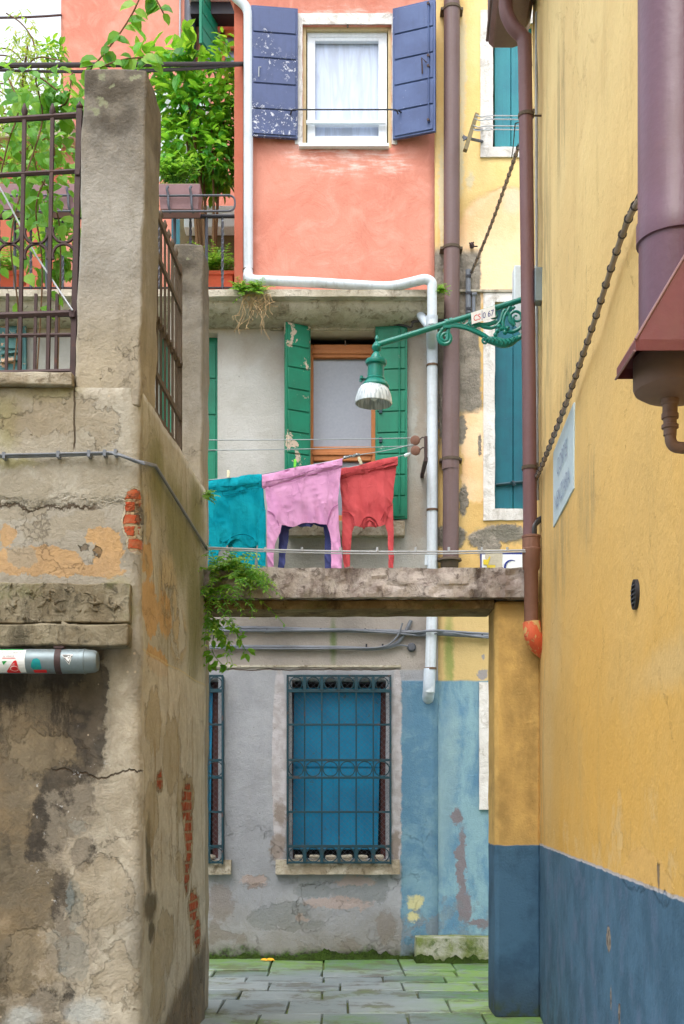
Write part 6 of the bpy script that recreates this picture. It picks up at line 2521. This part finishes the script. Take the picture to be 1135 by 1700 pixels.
b.build('knot', 'wire', ln)
b = MB()
b.lathe([(0, -.035), (.014, -.03), (.018, 0), (.012, .03), (0, .035)], W(676, 755, Yc_ + .06), 8, (1, 0, .35))
b.build('tensioner', 'white_sheet', ln)


def along(poly, t):
    ds = [0]
    for a, c in zip(poly, poly[1:]):
        ds.append(ds[-1] + math.hypot(c[0] - a[0], c[1] - a[1]))
    s_ = t * ds[-1]
    for i in range(len(poly) - 1):
        if ds[i + 1] >= s_ - 1e-9:
            k = (s_ - ds[i]) / max(1e-9, ds[i + 1] - ds[i])
            return (poly[i][0] + (poly[i + 1][0] - poly[i][0]) * k, poly[i][1] + (poly[i + 1][1] - poly[i][1]) * k)
    return poly[-1]


def cloth(name, mat, parent, Lp, Rp, Y, bulge=.03, bottom=None, seed=0.0, wr=.016, nu=64, nv=44, tag_=None, top=None):
    """a doubled piece of hanging cloth between two side outlines given in photo pixels on plane Y"""
    b = MB()
    g = []
    for j in range(nv + 1):
        v = j / nv
        l, r = along(Lp, v), along(Rp, v)
        row = []
        for i in range(nu):
            w = 2 * math.pi * i / nu
            u = (1 - math.cos(w)) / 2
            px, py = l[0] + (r[0] - l[0]) * u, l[1] + (r[1] - l[1]) * u
            if bottom:
                py += bottom(u) * v ** 3
            if top:
                py += top(u) * (1 - v) ** 4
            px += noise.noise(Vector((px * .05, py * .06, seed))) * 2.6 * v
            py += noise.noise(Vector((px * .05, seed, 3.0))) * 2.0 * v ** 4
            p = W(px, py, Y)
            q = Vector((p.x * 1.0, 0, p.z))
            f1 = noise.noise(Vector((q.x * 15 + q.z * 1.5, seed, q.z * 1.3)))
            f2 = noise.noise(Vector((q.x * 34 - q.z * 4, seed + 5, q.z * 3)))
            f3 = noise.noise(Vector((q.x * 6 + q.z * 5, seed + 9, q.z * 4)))
            off = -math.sin(w) * bulge * .30 * (.35 + .65 * min(1, v * 4)) * min(1, .5 + (1 - v))
            f4 = noise.noise(Vector((q.x * 9 + q.z * 5, seed + 13, q.z * 1.6)))
            fold = max(0, 1 - abs(f4) * 3.2) ** 2
            p.y += off + (f1 * wr * 2.0 + f2 * wr * .35 + f3 * wr * .35 - fold * wr * 1.4) * min(1, .12 + v * 1.3)
            p.x += f2 * .003
            row.append(b.bm.verts.new(p))
        g.append(row)
    for A, Bq in zip(g, g[1:]):
        for i in range(nu):
            b.face([A[i], A[(i + 1) % nu], Bq[(i + 1) % nu], Bq[i]])
    o = b.build(name, mat, parent, smooth=70)
    return o


def hemfold(parent, mat, P0, P1, h0, h1, Y, seed):
    """the hem folded over the line: a fat rolled band, with creases along it"""
    b = MB()
    n_, m_ = 50, 14
    rows_ = []
    for i in range(n_ + 1):
        t = i / n_
        px, py = P0[0] + (P1[0] - P0[0]) * t, P0[1] + (P1[1] - P0[1]) * t
        py -= 2.2 * math.sin(t * 9 + seed) * .4
        h = (h0 + (h1 - h0) * t) * (1 + .12 * noise.noise(Vector((t * 6, seed, 0))))
        ring = []
        for k in range(m_):
            a = 2 * math.pi * k / m_
            zz = .5 - .5 * math.cos(a)
            p = W(px, py + h * zz, Y)
            cr = noise.noise(Vector((t * 4 + zz * 2, seed, zz * 5))) * .012 + noise.noise(Vector((t * 14, seed, zz * 9))) * .006
            p.y += -math.sin(a) * (.020 + .004 * zz) + cr * 1.3
            ring.append(b.bm.verts.new(p))
        rows_.append(ring)
    for A, Bq in zip(rows_, rows_[1:]):
        for k in range(m_):
            b.face([A[k], A[(k + 1) % m_], Bq[(k + 1) % m_], Bq[k]])
    b.face(rows_[0])
    b.face(rows_[-1][::-1])
    o = b.build('folded_hem', mat, parent, smooth=70)
    sm_ = mat.replace('cloth', 'seam')
    for kk in (.62, .97):
        b = MB()
        b.tube([W(P0[0] + (P1[0] - P0[0]) * t, P0[1] + (P1[1] - P0[1]) * t + (h0 + (h1 - h0) * t) * kk + 1.2 * math.sin(t * 11 + seed), Y - .024 - .006 * math.sin(t * 17)) for t in [i / 24 for i in range(1, 24)]], .0028, 5)
        b.build('stitching', sm_, o)
    return o


def seam(parent, mat, pts, Y, r=.0045):
    b = MB()
    b.tube(smooth_path([W(px, py, Y) for px, py in pts], 6), r, 6)
    return b.build('seam', mat, parent)


# teal shirt
t1 = thing('shirt', W(388, 940, Yc_), 'teal long sleeved shirt hung upside down at the left end of the line', 'shirt', 'washing on the line')
cloth('body', 'cloth_teal', t1, [(337, 801), (338, 840), (342, 868), (352, 912)], [(435, 789), (438, 825), (441, 850), (428, 900)], Yc_, .035, lambda u: 4 - 8 * math.sin(math.pi * u) + 6 * math.sin(u * 9), 1)
cloth('sleeve', 'cloth_teal', t1, [(341, 862), (344, 890), (346, 915), (345, 960)], [(368, 882), (366, 900), (363, 920), (361, 960)], Yc_ - .02, .025, None, 2, nu=24)
cloth('sleeve', 'cloth_teal', t1, [(424, 872), (428, 900), (427, 930), (426, 965)], [(441, 846), (442, 890), (441, 930), (440, 965)], Yc_ - .02, .025, None, 3, nu=24)
cloth('hood', 'cloth_teal', t1, [(370, 886), (378, 905), (384, 930), (388, 965)], [(424, 880), (426, 905), (424, 930), (420, 965)], Yc_ + .02, .03, None, 4, .016, nu=30)
hemfold(t1, 'cloth_teal', (336, 799), (434, 786), 20, 26, Yc_, 1.3)
seam(t1, 'seam_teal', [(368, 815), (372, 823), (392, 819), (408, 816)], Yc_ - .024, .003)
seam(t1, 'seam_teal', [(362, 896), (372, 900), (388, 890), (404, 887), (418, 892), (424, 900)], Yc_ - .026)
# pink sweatshirt
t2 = thing('shirt', W(502, 940, Yc_), 'pink long sleeved top hung upside down between teal and red shirts', 'shirt', 'washing on the line')
cloth('body', 'cloth_pink', t2, [(437, 800), (441, 822), (444, 848), (464, 872)], [(567, 770), (564, 805), (560, 838), (544, 872)], Yc_, .04, lambda u: 2.5 * math.sin(math.pi * 2 * u) - 4 * math.exp(-((u - .5) / .2) ** 2), 11)
cloth('sleeve', 'cloth_pink', t2, [(443, 846), (443, 880), (443, 910), (443, 960)], [(468, 868), (465, 884), (456, 904), (452, 960)], Yc_ - .015, .025, None, 12, nu=24)
cloth('sleeve', 'cloth_pink', t2, [(540, 864), (547, 884), (550, 905), (548, 960)], [(561, 834), (563, 880), (567, 920), (569, 960)], Yc_ - .015, .025, None, 13, nu=24)
hemfold(t2, 'cloth_pink', (435, 788), (568, 761), 24, 14, Yc_, 4.1)
seam(t2, 'seam_pink', [(443, 848), (452, 852), (459, 862), (463, 873)], Yc_ - .028)
seam(t2, 'seam_pink', [(561, 838), (552, 844), (546, 858), (543, 872)], Yc_ - .028)
# navy garment on the rear line
t3 = thing('shirt', W(506, 940, Yc_ + .12), 'dark navy top hung behind the pink one with only sleeves and collar showing', 'shirt', 'washing on the line')
cloth('body', 'cloth_navy', t3, [(455, 800), (460, 830), (462, 850), (470, 884)], [(552, 780), (552, 830), (552, 850), (540, 876)], Yc_ + .12, .03, lambda u: -14 * math.exp(-((u - .5) / .3) ** 2), 21, .010)
cloth('sleeve', 'cloth_navy', t3, [(462, 868), (463, 900), (462, 930), (461, 965)], [(480, 876), (478, 900), (473, 925), (472, 965)], Yc_ + .10, .022, None, 22, nu=24)
cloth('sleeve', 'cloth_navy', t3, [(536, 868), (539, 895), (539, 925), (539, 965)], [(551, 868), (551, 900), (550, 930), (549, 965)], Yc_ + .10, .022, None, 23, nu=24)
cloth('collar', 'cloth_navy', t3, [(484, 862), (488, 866), (490, 872)], [(530, 866), (522, 868), (516, 876)], Yc_ + .04, .04, lambda u: 2 * math.sin(6 * u), 24, .008, nu=24, nv=10)
# striped garment behind the teal shirt
t4 = thing('shirt', W(340, 905, Yc_ + .12), 'navy striped garment mostly hidden behind the teal shirt', 'shirt', 'washing on the line')
cloth('body', 'cloth_stripes', t4, [(318, 808), (326, 850), (333, 904)], [(352, 806), (350, 860), (345, 902)], Yc_ + .12, .02, None, 31, nu=24)
# red top on the rear line
Yd = Yc_ + .10
t5 = thing('shirt', W(612, 940, Yd), 'red long sleeved top hung upside down nearest the pulleys', 'shirt', 'washing on the line')
cloth('body', 'cloth_red', t5, [(563, 788), (566, 820), (569, 850), (587, 874)], [(659, 764), (655, 800), (651, 838), (638, 871)], Yd, .035, lambda u: 3 * math.sin(math.pi * u), 41)
cloth('sleeve', 'cloth_red', t5, [(567, 848), (568, 880), (568, 905), (573, 960)], [(590, 868), (584, 884), (582, 910), (580, 960)], Yd - .01, .022, None, 42, nu=24)
cloth('sleeve', 'cloth_red', t5, [(636, 862), (643, 884), (644, 910), (645, 960)], [(652, 834), (653, 880), (653, 920), (653, 960)], Yd - .01, .022, None, 43, nu=24)
hemfold(t5, 'cloth_red', (561, 779), (660, 757), 17, 16, Yd, 7.7)
seam(t5, 'seam_red', [(569, 850), (578, 851), (585, 857), (588, 868)], Yd - .026)
seam(t5, 'seam_red', [(651, 838), (642, 845), (636, 856), (632, 864)], Yd - .026)
seam(t5, 'seam_red', [(599, 874), (604, 862), (612, 858), (622, 863), (627, 874)], Yd - .026, .006)
seam(t5, 'seam_red', [(603, 878), (607, 868), (613, 864), (620, 868), (624, 876)], Yd - .026, .006)
for px, py, Y, m_, lb_ in ((378, 789, Yc_, 'peg', 'cream clothes peg on the teal shirt'), (489, 771, Yc_, 'peg_green', 'lime green clothes peg on the pink top'), (600, 767, Yd, 'peg', 'cream clothes peg leaning on the red top')):
    b = MB()
    an = -.4 if px == 600 else .05
    p = W(px, py, Y - .04)
    d = Vector((math.sin(an), 0, math.cos(an)))
    for k in (0, 1):
        b.obox(p - Vector((.011, 0, .02)) + Vector((0, k * .05, 0)), (1, 0, -an), (0, 1, 0), d, .022, .012, .07)
    b.tube([p + d * .02, p + d * .02 + Vector((0, .06, 0))], .008, 6)
    tag(b.build('clothes_peg', m_, bevel=.002, seg=1), lb_, 'clothes peg', 'clothes pegs on the line')
